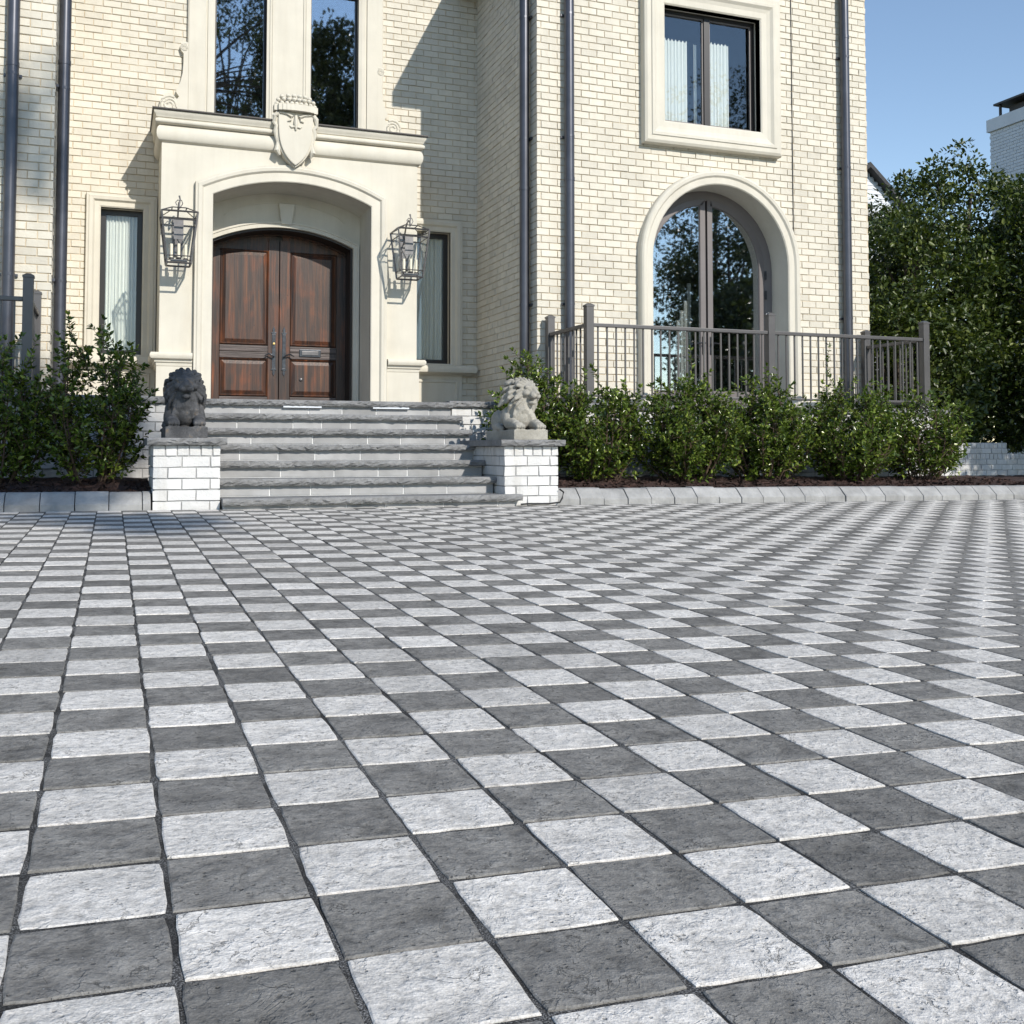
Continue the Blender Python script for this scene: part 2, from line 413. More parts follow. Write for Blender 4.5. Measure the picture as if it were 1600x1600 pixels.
def paver_geo(cx, cy, n):
    """irregular tumbled paver: skirt, worn edge, top. n points per side"""
    hw, hh = 0.1-0.0036, 0.1-0.0042
    ang = random.gauss(0, 0.0035); hw += random.gauss(0, 0.0006); hh += random.gauss(0, 0.0006)
    dx, dy = random.gauss(0, 0.0011), random.gauss(0, 0.0010)
    tx, ty = random.gauss(0, 0.003), random.gauss(0, 0.003); dz = random.gauss(0, 0.0006)
    pts = []
    for k in range(4):
        for i in range(n):
            t = -1+2*i/n
            a, b = ((t, -1), (1, t), (-t, 1), (-1, -t))[k]
            j = random.gauss(0, 0.0008); 
            if i == 0: j = -abs(random.gauss(0.0025, 0.001))
            q = (a*hw + (j if abs(a) > 0.99 else 0)*(1 if a > 0 else -1), b*hh + (j if abs(b) > 0.99 else 0)*(1 if b > 0 else -1))
            pts.append(q)
    ca, sa = math.cos(ang), math.sin(ang); m = len(pts)
    V = []
    for lev, (ins, z) in enumerate(((0.0, -0.03), (0.0, -0.0017), (0.0024, 0.0))):
        for a, b in pts:
            L = math.hypot(a, b); f = 1-ins/ (L*0.8)
            a2, b2 = a*f, b*f
            x, y = a2*ca-b2*sa+dx, a2*sa+b2*ca+dy
            V.append((x, y, z + (tx*x+ty*y+dz if lev else 0)))
    F = []
    for l in range(2):
        for i in range(m):
            i2 = (i+1) % m; F.append((l*m+i, l*m+i2, (l+1)*m+i2, (l+1)*m+i))
    F.append(tuple(range(2*m, 3*m)))
    return V, F
tiles = []
for c in range(int(DX0/0.2), int(DX1/0.2)):
    for r in range(-38, 23):
        x, y = 0.2*c+0.1, -0.2*r-0.1
        if y > DY1-0.08 or y < DY0+0.1: continue
        p = px((x, y, gz(x, y)))
        area = 0
        if p and -60 < p[0] < 1660 and p[1] < 1680: area = 1.0/p[2]**3
        tiles.append((area, c, r, x, y))
tiles.sort(reverse=True)
fields = {0: MB(), 1: MB()}
for k, (area, c, r, x, y) in enumerate(tiles):
    par = (c+r) % 2                                      # 0 light, 1 dark
    V, F = paver_geo(x, y, 5 if k < 500 else 2)
    z0 = gz(x, y); gxs = (gz(x+0.1, y)-gz(x-0.1, y))/0.2; gys = (gz(x, y+0.1)-gz(x, y-0.1))/0.2
    if k < 300:
        me = bpy.data.meshes.new('paver'); me.from_pydata([(a, b, h+gxs*a+gys*b) for a, b, h in V], [], F)
        me.materials.append(PAVE_D if par else PAVE_L)
        o = newobj('paver', me, drive); o.location = (x, y, z0)
    else:
        f = fields[par]; n = len(f.v)
        f.v += [(x+a, y+b, z0+h+gxs*a+gys*b) for a, b, h in V]; f.f += [tuple(n+i for i in q) for q in F]
for par, f in fields.items():
    me = bpy.data.meshes.new('paver_field'); me.from_pydata(f.v, [], f.f); me.materials.append(PAVE_D if par else PAVE_L)
    newobj('paver_field', me, drive, 'stuff')

# ------------------------------------------------------------------ brick laying
BC, BL = 0.0985, 0.2405                                  # course height, brick length incl. joint
J = 0.011
_bm = {}
def brick_geo(l, h, d, jit):
    e = 0.0024; d = d*random.uniform(0.62, 1.12)
    def r(s): return random.gauss(0, s)
    t1, t2 = r(0.0012)*jit, r(0.0012)*jit
    P = []
    for (u, z) in ((-l/2, -h/2), (l/2, -h/2), (l/2, h/2), (-l/2, h/2)): P.append((u, 0.0, z))
    for (su, sz) in ((-1, -1), (1, -1), (1, 1), (-1, 1)):
        P.append((su*(l/2-e)+r(0.0014)*jit, d+t1*su+t2*sz+r(0.0006)*jit, sz*(h/2-e)+r(0.0016)*jit))
    # middle ring for a worn arris
    Q = [(P[i][0], d*0.72, P[i][2]) for i in range(4)]
    V = P[:4]+Q+P[4:]
    F = []
    for a in (0, 4):
        for i in range(4):
            i2 = (i+1) % 4; F.append((a+i, a+i2, a+4+i2, a+4+i))
    F.append((8, 9, 10, 11)); return V, F
ORI = {'front': lambda u, dd, z: (u, -dd, z), 'left': lambda u, dd, z: (-dd, -u, z), 'right': lambda u, dd, z: (dd, u, z)}
def at(ori, plane, u, z):
    return (u, plane, z) if ori == 'front' else (plane, u, z)
def lay(u0, u1, z0, z1, blocked=None, course=BC, L=BL, header_top=False, phase=0.0):
    """list of (ua, ub, za, zb) of bricks in running bond, minus what blocked(za,zb) returns"""
    out = []; n = int(round((z1-z0)/course))
    for i in range(n):
        za, zb = z0+i*course+J/2, z0+(i+1)*course-J/2
        ll = L; off = (L/2 if i % 2 else 0)+phase
        if header_top and i == n-1: ll = L*0.415; off = 0
        bl = blocked(za, zb) if blocked else []
        u = u0-off
        while u < u1-0.001:
            a, b = max(u, u0), min(u+ll, u1); u += ll
            segs = [(a, b)]
            for p, q in bl:
                ns = []
                for s0, s1 in segs:
                    if q <= s0 or p >= s1: ns.append((s0, s1)); continue
                    if p > s0: ns.append((s0, p))
                    if q < s1: ns.append((q, s1))
                segs = ns
            for s0, s1 in segs:
                if s1-s0 > 0.03: out.append((s0+J/2 if s0 > u0 else s0, s1-J/2 if s1 < u1 else s1, za, zb))
    return out
def brick_object(parent, ori, plane, b, mat, d, jit):
    ua, ub, za, zb = b; l, h = round(ub-ua, 3), round(zb-za, 3)
    key = (l, h, ori, mat.name, random.randrange(5), d)
    if key not in _bm:
        V, F = brick_geo(l, h, d, jit); me = bpy.data.meshes.new('brick')
        me.from_pydata([ORI[ori](*v) for v in V], [], F); me.materials.append(mat)
        bm = bmesh.new(); bm.from_mesh(me); bmesh.ops.recalc_face_normals(bm, faces=bm.faces); bm.to_mesh(me); bm.free()
        _bm[key] = me
    o = newobj('brick', _bm[key], parent)
    p = at(ori, plane, (ua+ub)/2, (za+zb)/2); q = wl(parent); o.location = (p[0]-q.x, p[1]-q.y, p[2]-q.z)
    return o
def brick_stuff(mbx, ori, plane, b, d, jit):
    ua, ub, za, zb = b; V, F = brick_geo(ub-ua, zb-za, d, jit); n = len(mbx.v)
    p = at(ori, plane, (ua+ub)/2, (za+zb)/2)
    for v in V:
        x, y, z = ORI[ori](*v); mbx.v.append((x+p[0], y+p[1], z+p[2]))
    mbx.f += [tuple(n+i for i in q) for q in F]

# ------------------------------------------------------------------ the house
HX = 2.44                                                # symmetry axis
YM, YW = 13.68, 11.10                                    # main wall, wing fronts
WX = 5.47                                                # wing corner (right); left one mirrored
WX2 = 10.95
mir = lambda x: 2*HX-x
ZE = 7.88                                                # eaves
PY, PYC, YB, YD = 12.66, 12.50, 13.36, 13.80             # portico front, cornice front, recess back, door plane
ZL = 1.18                                                # landing
house = thing('house', 'large cream painted brick house with arched portico door and two wings', 'house', (HX, YM, 0))

def rect_wall(mbx, x0, x1, z0, z1, Y, holes):
    xs = sorted({x0, x1, *[h[0] for h in holes], *[h[1] for h in holes]}); zs = sorted({z0, z1, *[h[2] for h in holes], *[h[3] for h in holes]})
    for a, b in zip(xs, xs[1:]):
        for c, d in zip(zs, zs[1:]):
            mx, mz = (a+b)/2, (c+d)/2
            if any(h[0] < mx < h[1] and h[2] < mz < h[3] for h in holes): continue
            mbx.quad((a, Y, c), (b, Y, c), (b, Y, d), (a, Y, d))
nwl = (-0.09, 0.47, 1.97, 4.03); nwr = (4.45, 5.02, 1.97, 4.03)
up = (1.42, 3.54, 5.0, 7.6); dr = (1.36, 3.45, 1.0, 4.0)
mb = MB(); rect_wall(mb, mir(WX), WX, -0.3, ZE, YM, [nwl, nwr, up, dr])
mainwall = mb.build('brick_wall', MORTAR, house)
wwin = (7.38, 8.97, 5.30, 6.98); AC, AR, AZ = 8.30, 1.12, 3.34
def spandrel(mbx, xc, r, zs, Y, ztop):
    p = arc(xc, r, zs, r, 28)
    for (a, b), (c, d) in zip(p, p[1:]): mbx.quad((a, Y, b), (c, Y, d), (c, Y, ztop), (a, Y, ztop))
def wing_wall(m):
    f = (lambda x: x) if not m else mir
    mbx = MB(); lo, hi = sorted((f(WX), f(WX2)))
    wh = (*sorted((f(wwin[0]), f(wwin[1]))), wwin[2], wwin[3]); c = f(AC)
    dh = (c-AR, c+AR, 1.0, AZ+AR)
    rect_wall(mbx, lo, hi, -0.3, ZE, YW, [wh, dh]); spandrel(mbx, c, AR, AZ, YW, AZ+AR)
    x = f(WX); mbx.quad((x, YW, -0.3), (x, YM, -0.3), (x, YM, ZE), (x, YW, ZE))
    x = f(WX2); mbx.quad((x, YW, -0.3), (x, 22, -0.3), (x, 22, ZE), (x, YW, ZE))
    return mbx.build('brick_wall', MORTAR, house)
rightwall = wing_wall(False); leftwall = wing_wall(True)
mb = MB(); mb.quad((mir(WX2), 22, -0.3), (WX2, 22, -0.3), (WX2, 22, ZE), (mir(WX2), 22, ZE)); mb.build('rear_wall', MORTAR, house)

BD = 0.0145
def rect_block(*rs):
    def f(za, zb):
        return [(r[0], r[1]) for r in rs if zb > r[2] and za < r[3]]
    return f
def wing_block(m):
    f = (lambda x: x) if not m else mir; c = f(AC); R = AR+0.10
    wo_ = (*sorted((f(wwin[0]-0.25), f(wwin[1]+0.25))), wwin[2]-0.28, wwin[3]+0.28)
    def g(za, zb):
        o = [(wo_[0], wo_[1])] if zb > wo_[2] and za < wo_[3] else []
        if za < AZ: o.append((c-R, c+R))
        elif za < AZ+R:
            w_ = math.sqrt(max(0, R*R-(za-AZ)**2)); o.append((c-w_, c+w_))
        return o
    return g
cand = []
ZB = 0.0
pr_main = rect_block((-0.20, 0.60, 1.2, 4.15), (4.30, 5.16, 1.2, 4.15), (1.08, 3.84, 4.7, ZE), (0.72, 4.16, 0, 4.9))
for b in lay(mir(WX), WX, ZB, ZE, pr_main): cand.append((mainwall, 'front', YM, b))
for b in lay(WX-BD, WX2, ZB, ZE, wing_block(False), phase=BL/4): cand.append((rightwall, 'front', YW, b))
for b in lay(mir(WX2), mir(WX)+BD, ZB, ZE, wing_block(True), phase=BL*0.3): cand.append((leftwall, 'front', YW, b))
for b in lay(YW, YM-BD, ZB, ZE): cand.append((rightwall, 'left', WX, b))
for b in lay(YW, YM-BD, ZB, ZE): cand.append((leftwall, 'right', mir(WX), b))
sc = []
for k, (par, ori, pl, b) in enumerate(cand):
    p = px(at(ori, pl, (b[0]+b[1])/2, (b[2]+b[3])/2)); a = 0
    if p and 8 < p[0] < 1592 and 4 < p[1] < 600 and b[1]-b[0] > 0.2 and ori == 'front' and par != mainwall:
        a = 1/p[2]**2
    sc.append((a, k))
sc.sort(reverse=True); single = {k for a, k in sc[:300] if a > 0}
rest = {id(mainwall): (mainwall, MB()), id(rightwall): (rightwall, MB()), id(leftwall): (leftwall, MB())}
for k, (par, ori, pl, b) in enumerate(cand):
    if k in single: brick_object(par, ori, pl, b, CREAM_BRICK, BD, 1)
    else: brick_stuff(rest[id(par)][1], ori, pl, b, BD, 1)
for par, mbx in rest.values(): mbx.build('brick_field', CREAM_BRICK, par, 'stuff')

# roofs with eaves
def roof(x0, x1, y0, y1, z, rise, ov):
    mbx = MB(); a, b, c, d = x0-ov, x1+ov, y0-ov, y1+ov
    mbx.box(a, b, c, d, z, z+0.22)
    cx = (a+b)/2; h = z+0.22+rise; hy = min((b-a)/2, (d-c)/2)
    P = [(a, c, z+0.223), (b, c, z+0.223), (b, d, z+0.223), (a, d, z+0.223)]; r1, r2 = (cx, c+hy, h), (cx, d-hy*0.99, h)
    mbx.quad(P[0], P[1], r1); mbx.quad(P[1], P[2], r2, r1); mbx.quad(P[2], P[3], r2); mbx.quad(P[3], P[0], r1, r2)
    mbx.build('roof', ROOFM, house)
roof(WX, WX2, YW, 21.9, ZE, 2.6, 0.415); roof(mir(WX2), mir(WX), YW, 21.9, ZE+0.003, 2.6, 0.415)
mb = MB(); mb.box(mir(WX)-0.1, WX+0.1, YM-0.16, 21.5, ZE+0.006, ZE+0.2)
mb.quad((mir(WX)-0.1, YM-0.16, ZE+0.21), (WX+0.1, YM-0.16, ZE+0.21), (WX+0.1, 18, ZE+2.5), (mir(WX)-0.1, 18, ZE+2.5)); mb.build('roof', ROOFM, house)

# ---- windows
def room(x0, x1, z0, z1, y0, depth, parent):
    mbx = MB(); a, b, c, d = x0-0.4, x1+0.4, z0-0.3, z1+0.3; y1 = y0+depth
    mbx.quad((a, y1, c), (b, y1, c), (b, y1, d), (a, y1, d)); mbx.quad((a, y0, c), (a, y1, c), (a, y1, d), (a, y0, d)); mbx.quad((b, y0, c), (b, y1, c), (b, y1, d), (b, y0, d))
    mbx.quad((a, y0, c), (b, y0, c), (b, y1, c), (a, y1, c)); mbx.quad((a, y0, d), (b, y0, d), (b, y1, d), (a, y1, d))
    return mbx.build('room_interior', ROOM, parent)
def curtain(x0, x1, z0, z1, y, parent, folds=0.045, amp=0.018, scallop=0.0):
    mbx = MB(); n = max(8, int((x1-x0)/0.008)); zs_ = [z0, z1]
    for i in range(n+1):
        x = x0+(x1-x0)*i/n; yy = y+amp*math.sin(2*PI*x/folds+1.3*math.sin(x*9))+amp*0.4*math.sin(2*PI*x/(folds*0.37))
        zt = z1+scallop*(0.5*math.cos(2*PI*x/folds)); mbx.v += [(x, yy, z0), (x, yy, zt)]
    for i in range(n): mbx.f.append((2*i, 2*i+2, 2*i+3, 2*i+1))
    return mbx.build('curtain', CURTAIN, parent, smooth=True)
def rectpath(x0, x1, z0, z1): return [(x0, z0), (x0, z1), (x1, z1), (x1, z0)]      # clockwise: left normal points outwards
TRIM = [(0.0, -0.02), (0.0, 0.05), (0.018, 0.062), (0.075, 0.062), (0.085, 0.075), (0.10, 0.095), (0.145, 0.10), (0.16, 0.09), (0.185, 0.088), (0.19, 0.07), (0.19, -0.01)]
def frame(x0, x1, z0, z1, y, wdt, th, mat, parent, name='frame'):
    mbx = MB(); mbx.sweep(rectpath(x0, x1, z0, z1), [(0, 0), (0, th), (-wdt, th), (-wdt, 0)], XZ(y+th), True)
    return mbx.build(name, mat, parent)
def reveal(x0, x1, z0, z1, ya, yb, mat, parent):
    mbx = MB()
    mbx.quad((x0, ya, z0), (x0, yb, z0), (x0, yb, z1), (x0, ya, z1)); mbx.quad((x1, ya, z0), (x1, yb, z0), (x1, yb, z1), (x1, ya, z1))
    mbx.quad((x0, ya, z1), (x1, ya, z1), (x1, yb, z1), (x0, yb, z1)); mbx.quad((x0, ya, z0), (x1, ya, z0), (x1, yb, z0), (x0, yb, z0))
    return mbx.build('reveal', mat, parent)

def narrow_window(h, lab, fac):
    x0, x1, z0, z1 = h; W = MB().sweep(rectpath(x0, x1, z0, z1), TRIM, XZ(YM), True).build('window', STUCCO, house, label=lab)
    reveal(x0, x1, z0, z1, YM-0.04, YM+0.12, STUCCO, W)
    frame(x0, x1, z0, z1, YM+0.10, 0.072, 0.05, DARKFRAME, W)
    MB().box(x0+0.04, x1-0.04, YM+0.128, YM+0.132, z0+0.04, z1-0.04).build('pane', GLASS_LOW, W)
    curtain(x0+0.05, x1-0.06, z0+0.05, z1-0.05, YM+0.175, W)
    room(x0, x1, z0, z1, YM+0.15, 1.0, W)
    # moulded sill and the panel below it
    prof = [(0.0, -0.02), (0.10, -0.02), (0.105, -0.015), (0.16, 0.012), (0.17, 0.05), (0.165, 0.09), (0.14, 0.115), (0.0, 0.12)]
    sx0, sx1 = x0-0.20, x1+0.20
    MB().sweep([(sx1+0.02, YM+0.01), (sx1+0.02, YM-0.06), (sx0-0.02, YM-0.06), (sx0-0.02, YM+0.01)], prof, lambda a, b, q: (a, b, z0-0.155+q)).build('sill', STUCCO, W, smooth=True)
    m = MB().box(sx0+0.01, sx1-0.01, YM-0.06, YM-0.004, ZL, z0-0.16)
    m.sweep(rectpath(sx0+0.12, sx1-0.12, ZL+0.14, z0-0.30), [(0, 0.0), (0.012, 0.022), (0.035, 0.022), (0.05, 0.0)], XZ(YM-0.058), True)
    m.build('apron_panel', STUCCO, W)
narrow_window(nwl, 'narrow window left of the portico with a white curtain', 0)
narrow_window(nwr, 'narrow window right of the portico, half hidden by the portico', 1)

# upper double window over the portico
UW = MB(); UW.sweep(rectpath(up[0], up[1], up[2], up[3]), [(0.0, -0.02), (0.0, 0.06), (0.05, 0.075), (0.10, 0.075), (0.105, 0.055), (0.125, 0.055), (0.13, 0.08), (0.36, 0.085), (0.38, 0.07), (0.38, -0.01)], XZ(YM), True)
UWo = UW.build('window', STUCCO, house, label='tall double window above the portico reflecting trees and sky')
m = MB().box(2.16, 2.81, YM-0.075, YM+0.14, up[2], up[3]); 
for a in (2.205, 2.70): m.box(a, a+0.02, YM-0.09, YM-0.07, up[2], up[3]); m.box(a+0.035, a+0.05, YM-0.086, YM-0.07, up[2], up[3])
m.build('mullion', STUCCO, UWo)
for a, b in ((1.42, 2.16), (2.81, 3.54)):
    reveal(a, b, up[2], up[3], YM-0.05, YM+0.12, STUCCO, UWo)
    frame(a, b, up[2], up[3], YM+0.05, 0.03, 0.05, DARKFRAME, UWo)
    MB().box(a+0.025, b-0.025, YM+0.078, YM+0.082, up[2]+0.02, up[3]-0.02).build('pane', GLASS, UWo)
room(up[0], up[1], up[2], up[3], YM+0.145, 1.5, UWo)
# scroll brackets beside it
def scroll(f, lab):
    pts = [(1.05, 5.15), (1.05, 6.50), (1.00, 6.52), (0.955, 6.49), (0.935, 6.43), (0.955, 6.37), (0.985, 6.34), (0.985, 6.20), (0.975, 6.05), (0.945, 5.92), (0.90, 5.82),
           (0.885, 5.77), (0.93, 5.70), (0.90, 5.66), (0.82, 5.74), (0.74, 5.72), (0.68, 5.64), (0.66, 5.52), (0.66, 5.15)]
    P = [(f(a), b) for a, b in pts]
    m = MB().prism(P, XZ(YM), -0.01, 0.085)
    def spiral(cx, cz, r0):
        path = []
        for i in range(30):
            t = i/29*2.3*2*PI; r = r0*(1-0.78*i/29); path.append((f(cx+r*math.cos(t+1.0)), YM-0.085, cz+r*math.sin(t+1.0)))
        return path
    o = m.build('scroll_bracket', STUCCO, house, label=lab)
    MB().tube(spiral(1.0, 6.43, 0.055), 0.011, 6).build('volute', STUCCO, o, smooth=True)
    MB().tube(spiral(0.80, 5.57, 0.13), 0.016, 6).build('volute', STUCCO, o, smooth=True)
scroll(lambda x: x, None); scroll(mir, None)

# wing windows and arched glass doors
def wing_window(m, lab):
    f = (lambda x: x) if not m else mir
    x0, x1 = sorted((f(wwin[0]), f(wwin[1]))); z0, z1 = wwin[2], wwin[3]
    W = MB().sweep(rectpath(x0, x1, z0, z1), [(0.0, -0.02), (0.0, 0.10), (0.02, 0.115), (0.10, 0.12), (0.15, 0.135), (0.19, 0.165), (0.23, 0.165), (0.24, 0.15), (0.30, 0.15), (0.335, 0.13), (0.345, 0.10), (0.345, -0.01)], XZ(YW), True).build('window', STUCCO, house, label=lab)
    reveal(x0, x1, z0, z1, YW-0.09, YW+0.10, STUCCO, W)
    frame(x0, x1, z0, z1, YW+0.05, 0.05, 0.05, DARKFRAME, W)
    c = (x0+x1)/2-0.02
    MB().box(c-0.045, c+0.045, YW+0.045, YW+0.10, z0+0.01, z1-0.01).build('mullion', DARKFRAME, W)
    for a, b in ((x0+0.05, c-0.045), (c+0.045, x1-0.05)):
        frame(a, b, z0+0.05, z1-0.05, YW+0.07, 0.022, 0.03, TAUPE, W, 'sash')
        MB().box(a+0.015, b-0.015, YW+0.088, YW+0.092, z0+0.06, z1-0.06).build('pane', GLASS_LOW if False else GLASSM, W)
    if not m:
        curtain(x0+0.02, x0+0.55, z0-0.1, 6.62, YW+0.22, W, 0.06, 0.008, 0.035); curtain(x0+0.65, x0+0.70, z0-0.1, 6.60, YW+0.22, W, 0.06, 0.008)
        curtain(c+0.06, c+0.47, z0-0.1, 6.66, YW+0.22, W, 0.06, 0.008, 0.035)
    room(x0, x1, z0, z1, YW+0.11, 1.6, W)
GLASSM = glass_mat('tinted_window_glass', 0.08)
wing_window(False, 'upper window of the near wing with white curtains behind two casements'); wing_window(True, None)

def arch_path(c, r, zs, z0, n=28): return [(c-r, z0)]+arc(c, r, zs, r, n)+[(c+r, z0)]
def arched_door(m, lab):
    c = AC if not m else mir(AC); yd = YW+0.33; z0 = 1.20
    W = MB().sweep(arch_path(c, AR, AZ, z0), [(0.0, -0.02), (0.0, 0.09), (0.015, 0.105), (0.10, 0.11), (0.125, 0.135), (0.165, 0.14), (0.19, 0.125), (0.205, 0.10), (0.21, -0.01)], XZ(YW)).build('arched_door', STUCCO, house, label=lab)
    MB().sweep(arch_path(c, AR, AZ, z0), [(0.0, -0.021), (0.02, -0.021), (0.02, -0.36), (0.0, -0.36)], XZ(YW)).build('reveal', STUCCO, W, smooth=True)
    MB().sweep(arch_path(c, AR, AZ, z0), [(0.0, 0.0), (-0.13, 0.0), (-0.135, 0.03), (-0.0, 0.055)], XZ(yd+0.05)).build('frame', TAUPE, W)
    r = AR-0.12
    for s in (-1, 1):
        # leaf: stile by the meeting line, curved outer stile, bottom rail
        e0, e1 = 0.018, 0.13
        q = arc(c, r, AZ, r, 40); half = [p for p in q if s*(p[0]-c) >= e0]; half.sort(key=lambda p: s*(p[0]-c))
        pth = [(c+s*e0, z0+0.02), (c+s*e0, math.sqrt(r*r-e0*e0)+AZ)]+half+[(c+s*r, z0+0.02)]
        pth2 = [pth[0]]
        for p in pth[1:]:
            if math.hypot(p[0]-pth2[-1][0], p[1]-pth2[-1][1]) > 0.012: pth2.append(p)
        if s < 0: pth2 = pth2[::-1]
        leaf = MB().sweep(pth2, [(0, 0), (0, 0.05), (-0.085, 0.05), (-0.095, 0.03), (-0.095, 0)], XZ(yd+0.06), True).build('door_leaf', TAUPE, W)
        MB().box(*sorted((c+s*0.10, c+s*(r-0.08))), yd+0.012, yd+0.05, z0+0.09, z0+0.30).build('bottom_rail', TAUPE, leaf)
        gp = [(c+s*0.03, z0+0.05), (c+s*0.03, AZ+r-0.03)]+[(p[0]-s*0.02, p[1]-0.02) for p in half[1:]]+[(c+s*(r-0.03), z0+0.05)]
        MB().prism(gp, XZ(yd+0.04), 0.0, 0.004).build('pane', GLASS, leaf)
        hx = c+s*0.065; h = MB().box(hx-0.018, hx+0.018, yd-0.006, yd+0.012, 2.04, 2.30)
        h.tube([(hx, yd-0.005, 2.20), (hx, yd-0.05, 2.20), (hx+s*0.03, yd-0.055, 2.20), (hx+s*0.13, yd-0.05, 2.195)], 0.010, 6); h.build('handle', IRON, leaf, smooth=True)
        for zz in (3.2, 2.9, 2.1): MB().tube([(c+s*(r+0.012), yd-0.008, zz), (c+s*(r+0.012), yd-0.008, zz+0.13)], 0.014, 6).build('hinge', IRON, leaf)
    MB().box(c-r, c+r, yd-0.01, yd+0.08, z0, z0+0.02).build('threshold', RAILM, W)
    if not m:
        for i in range(4):
            MB().box(c-0.40+i*0.075, c-0.40+i*0.075+0.05, yd+0.20+i*0.02, yd+0.23+i*0.02, z0+0.05, 2.55+0.15*i if i < 3 else 3.12).build('reflection_strip', CURTAIN, W)  # added white strips standing in for a pale reflection in the glass
    room(c-AR, c+AR, z0, AZ+AR, yd+0.09, 2.2, W)
arched_door(False, 'round arched glass double door behind the near railing'); arched_door(True, None)

# ---- portico
por = MB(); X0, X1 = 0.67, 4.21; xc = 2.43; ZC = 4.78
p = arc(xc, 1.09, 4.10, 0.25, 24)
for (a, b), (c, d) in zip(p, p[1:]): por.hexa([(a, PY, b), (c, PY, d), (c, PY+0.30, d), (a, PY+0.30, b), (a, PY, ZC), (c, PY, ZC), (c, PY+0.30, ZC), (a, PY+0.30, ZC)])
por.box(X0, xc-1.09, PY, YM-0.005, ZL-0.02, ZC); por.box(xc+1.09, X1, PY, YM-0.005, ZL-0.02, ZC)
portico = por.build('portico', STUCCO, house)
# barrel ceiling of the recess and its back wall with the inner arch
m = MB()
for (a, b), (c, d) in zip(p, p[1:]): m.hexa([(a, PY+0.298, b+0.002), (c, PY+0.298, d+0.002), (c, YB+0.1, d+0.002), (a, YB+0.1, b+0.002), (a, PY+0.298, b+0.2), (c, PY+0.298, d+0.2), (c, YB+0.1, d+0.2), (a, YB+0.1, b+0.2)])
m.build('vault', STUCCO, portico)
XD, HD = 2.40, 1.02                                     # door opening
q = arc(XD, HD, 3.62, 0.24, 24); m = MB()
for (a, b), (c, d) in zip(q, q[1:]): m.hexa([(a, YB, b), (c, YB, d), (c, YD-0.07, d), (a, YD-0.07, b), (a, YB, 4.42), (c, YB, 4.42), (c, YD-0.07, 4.42), (a, YD-0.07, 4.42)])
m.box(xc-1.17, XD-HD, YB, YD-0.07, ZL-0.02, 4.3); m.box(XD+HD, xc+1.10, YB, YD-0.07, ZL-0.02, 4.3)
m.build('recess_wall', STUCCO, portico)
adp = lambda hw, zs, rise: [(XD-hw, ZL)]+arc(XD, hw, zs, rise, 24)+[(XD+hw, ZL)]
ap = lambda hw, zs, rise: [(xc-hw, ZL)]+arc(xc, hw, zs, rise, 24)+[(xc+hw, ZL)]
MB().sweep(adp(HD, 3.62, 0.24), [(0, -0.005), (0.0, 0.03), (0.05, 0.035), (0.06, 0.05), (0.085, 0.05), (0.09, -0.005)], XZ(YB)).build('inner_surround', STUCCO, portico)
# raised panel line on the back wall and keystone
MB().sweep([(xc-0.86, 3.98), *arc(xc, 0.86, 4.02, 0.20, 16)[1:-1], (xc+0.86, 3.98)], [(0, -0.002), (0, 0.012), (0.02, 0.012), (0.02, -0.002)], XZ(YB)).build('panel_moulding', STUCCO, portico)
MB().hexa([(xc-0.075, YB-0.07, 3.90), (xc+0.075, YB-0.07, 3.90), (xc+0.075, YB+0.01, 3.90), (xc-0.075, YB+0.01, 3.90), (xc-0.115, YB-0.09, 4.20), (xc+0.115, YB-0.09, 4.20), (xc+0.115, YB+0.01, 4.20), (xc-0.115, YB+0.01, 4.20)]).build('keystone', STUCCO, portico, bevel=0.01)
# front surround
MB().sweep(ap(1.09, 4.10, 0.25), [(0, -0.02), (0.0, 0.045), (0.012, 0.055), (0.125, 0.055), (0.135, 0.068), (0.15, 0.085), (0.19, 0.09), (0.205, 0.08), (0.23, 0.08), (0.235, 0.06), (0.235, -0.01)], XZ(PY)).build('front_surround', STUCCO, portico)
# cornice (profile: outwards, up)
cp = [(X1+0.0, YM-0.03), (X1+0.0, PY), (X0, PY), (X0, YM-0.03)]
def roll(cx, cz, r, a0, a1, n=8): return [(cx+r*math.cos(math.radians(a0+(a1-a0)*i/n)), cz+r*math.sin(math.radians(a0+(a1-a0)*i/n))) for i in range(n+1)]
prof = [(-0.05, 4.76), (0.0, 4.76)]+[(x*0.62, z) for x, z in roll(0.0, 4.875, 0.115, -80, 80, 10)]+[(0.035, 4.995)]+roll(0.055, 5.032, 0.034, -80, 80, 6)+[(0.06, 5.072), (0.075, 5.08), (0.085, 5.11), (0.105, 5.135), (0.11, 5.165), (-0.05, 5.165)]
MB().sweep(cp, prof, XYm).build('cornice', STUCCO, portico, smooth=True)
MB().sweep(cp, [(-0.05, 5.166), (0.125, 5.166), (0.13, 5.176), (0.13, 5.192), (-0.05, 5.20)], XYm).build('flashing', FLASH, portico)
MB().box(X0-0.05, X1+0.05, PY-0.02, YM-0.004, 5.168, 5.19).build('portico_roof', FLASH, portico)
# dado caps of the piers
prof = [(0.0, 1.74), (0.03, 1.75), (0.035, 1.79), (0.055, 1.80), (0.06, 1.83), (0.10, 1.845), (0.115, 1.875), (0.115, 1.90), (0.10, 1.925), (0.0, 1.93)]
for a, b in ((X0, xc-1.09-0.245), (xc+1.09+0.245, X1)):
    if a == X0: pa = [(b, PY+0.0), (a, PY), (a, YM-0.09)]
    else: pa = [(b, YM-0.09), (b, PY), (a, PY+0.0)]
    MB().sweep(pa, prof, XYm).build('dado_cap', STUCCO, portico, smooth=True)
    MB().box(a-0.03 if a == X0 else a, b if a == X0 else b+0.03, PY-0.03, PY+0.2, ZL-0.01, 1.745).build('pier_base', STUCCO, portico)

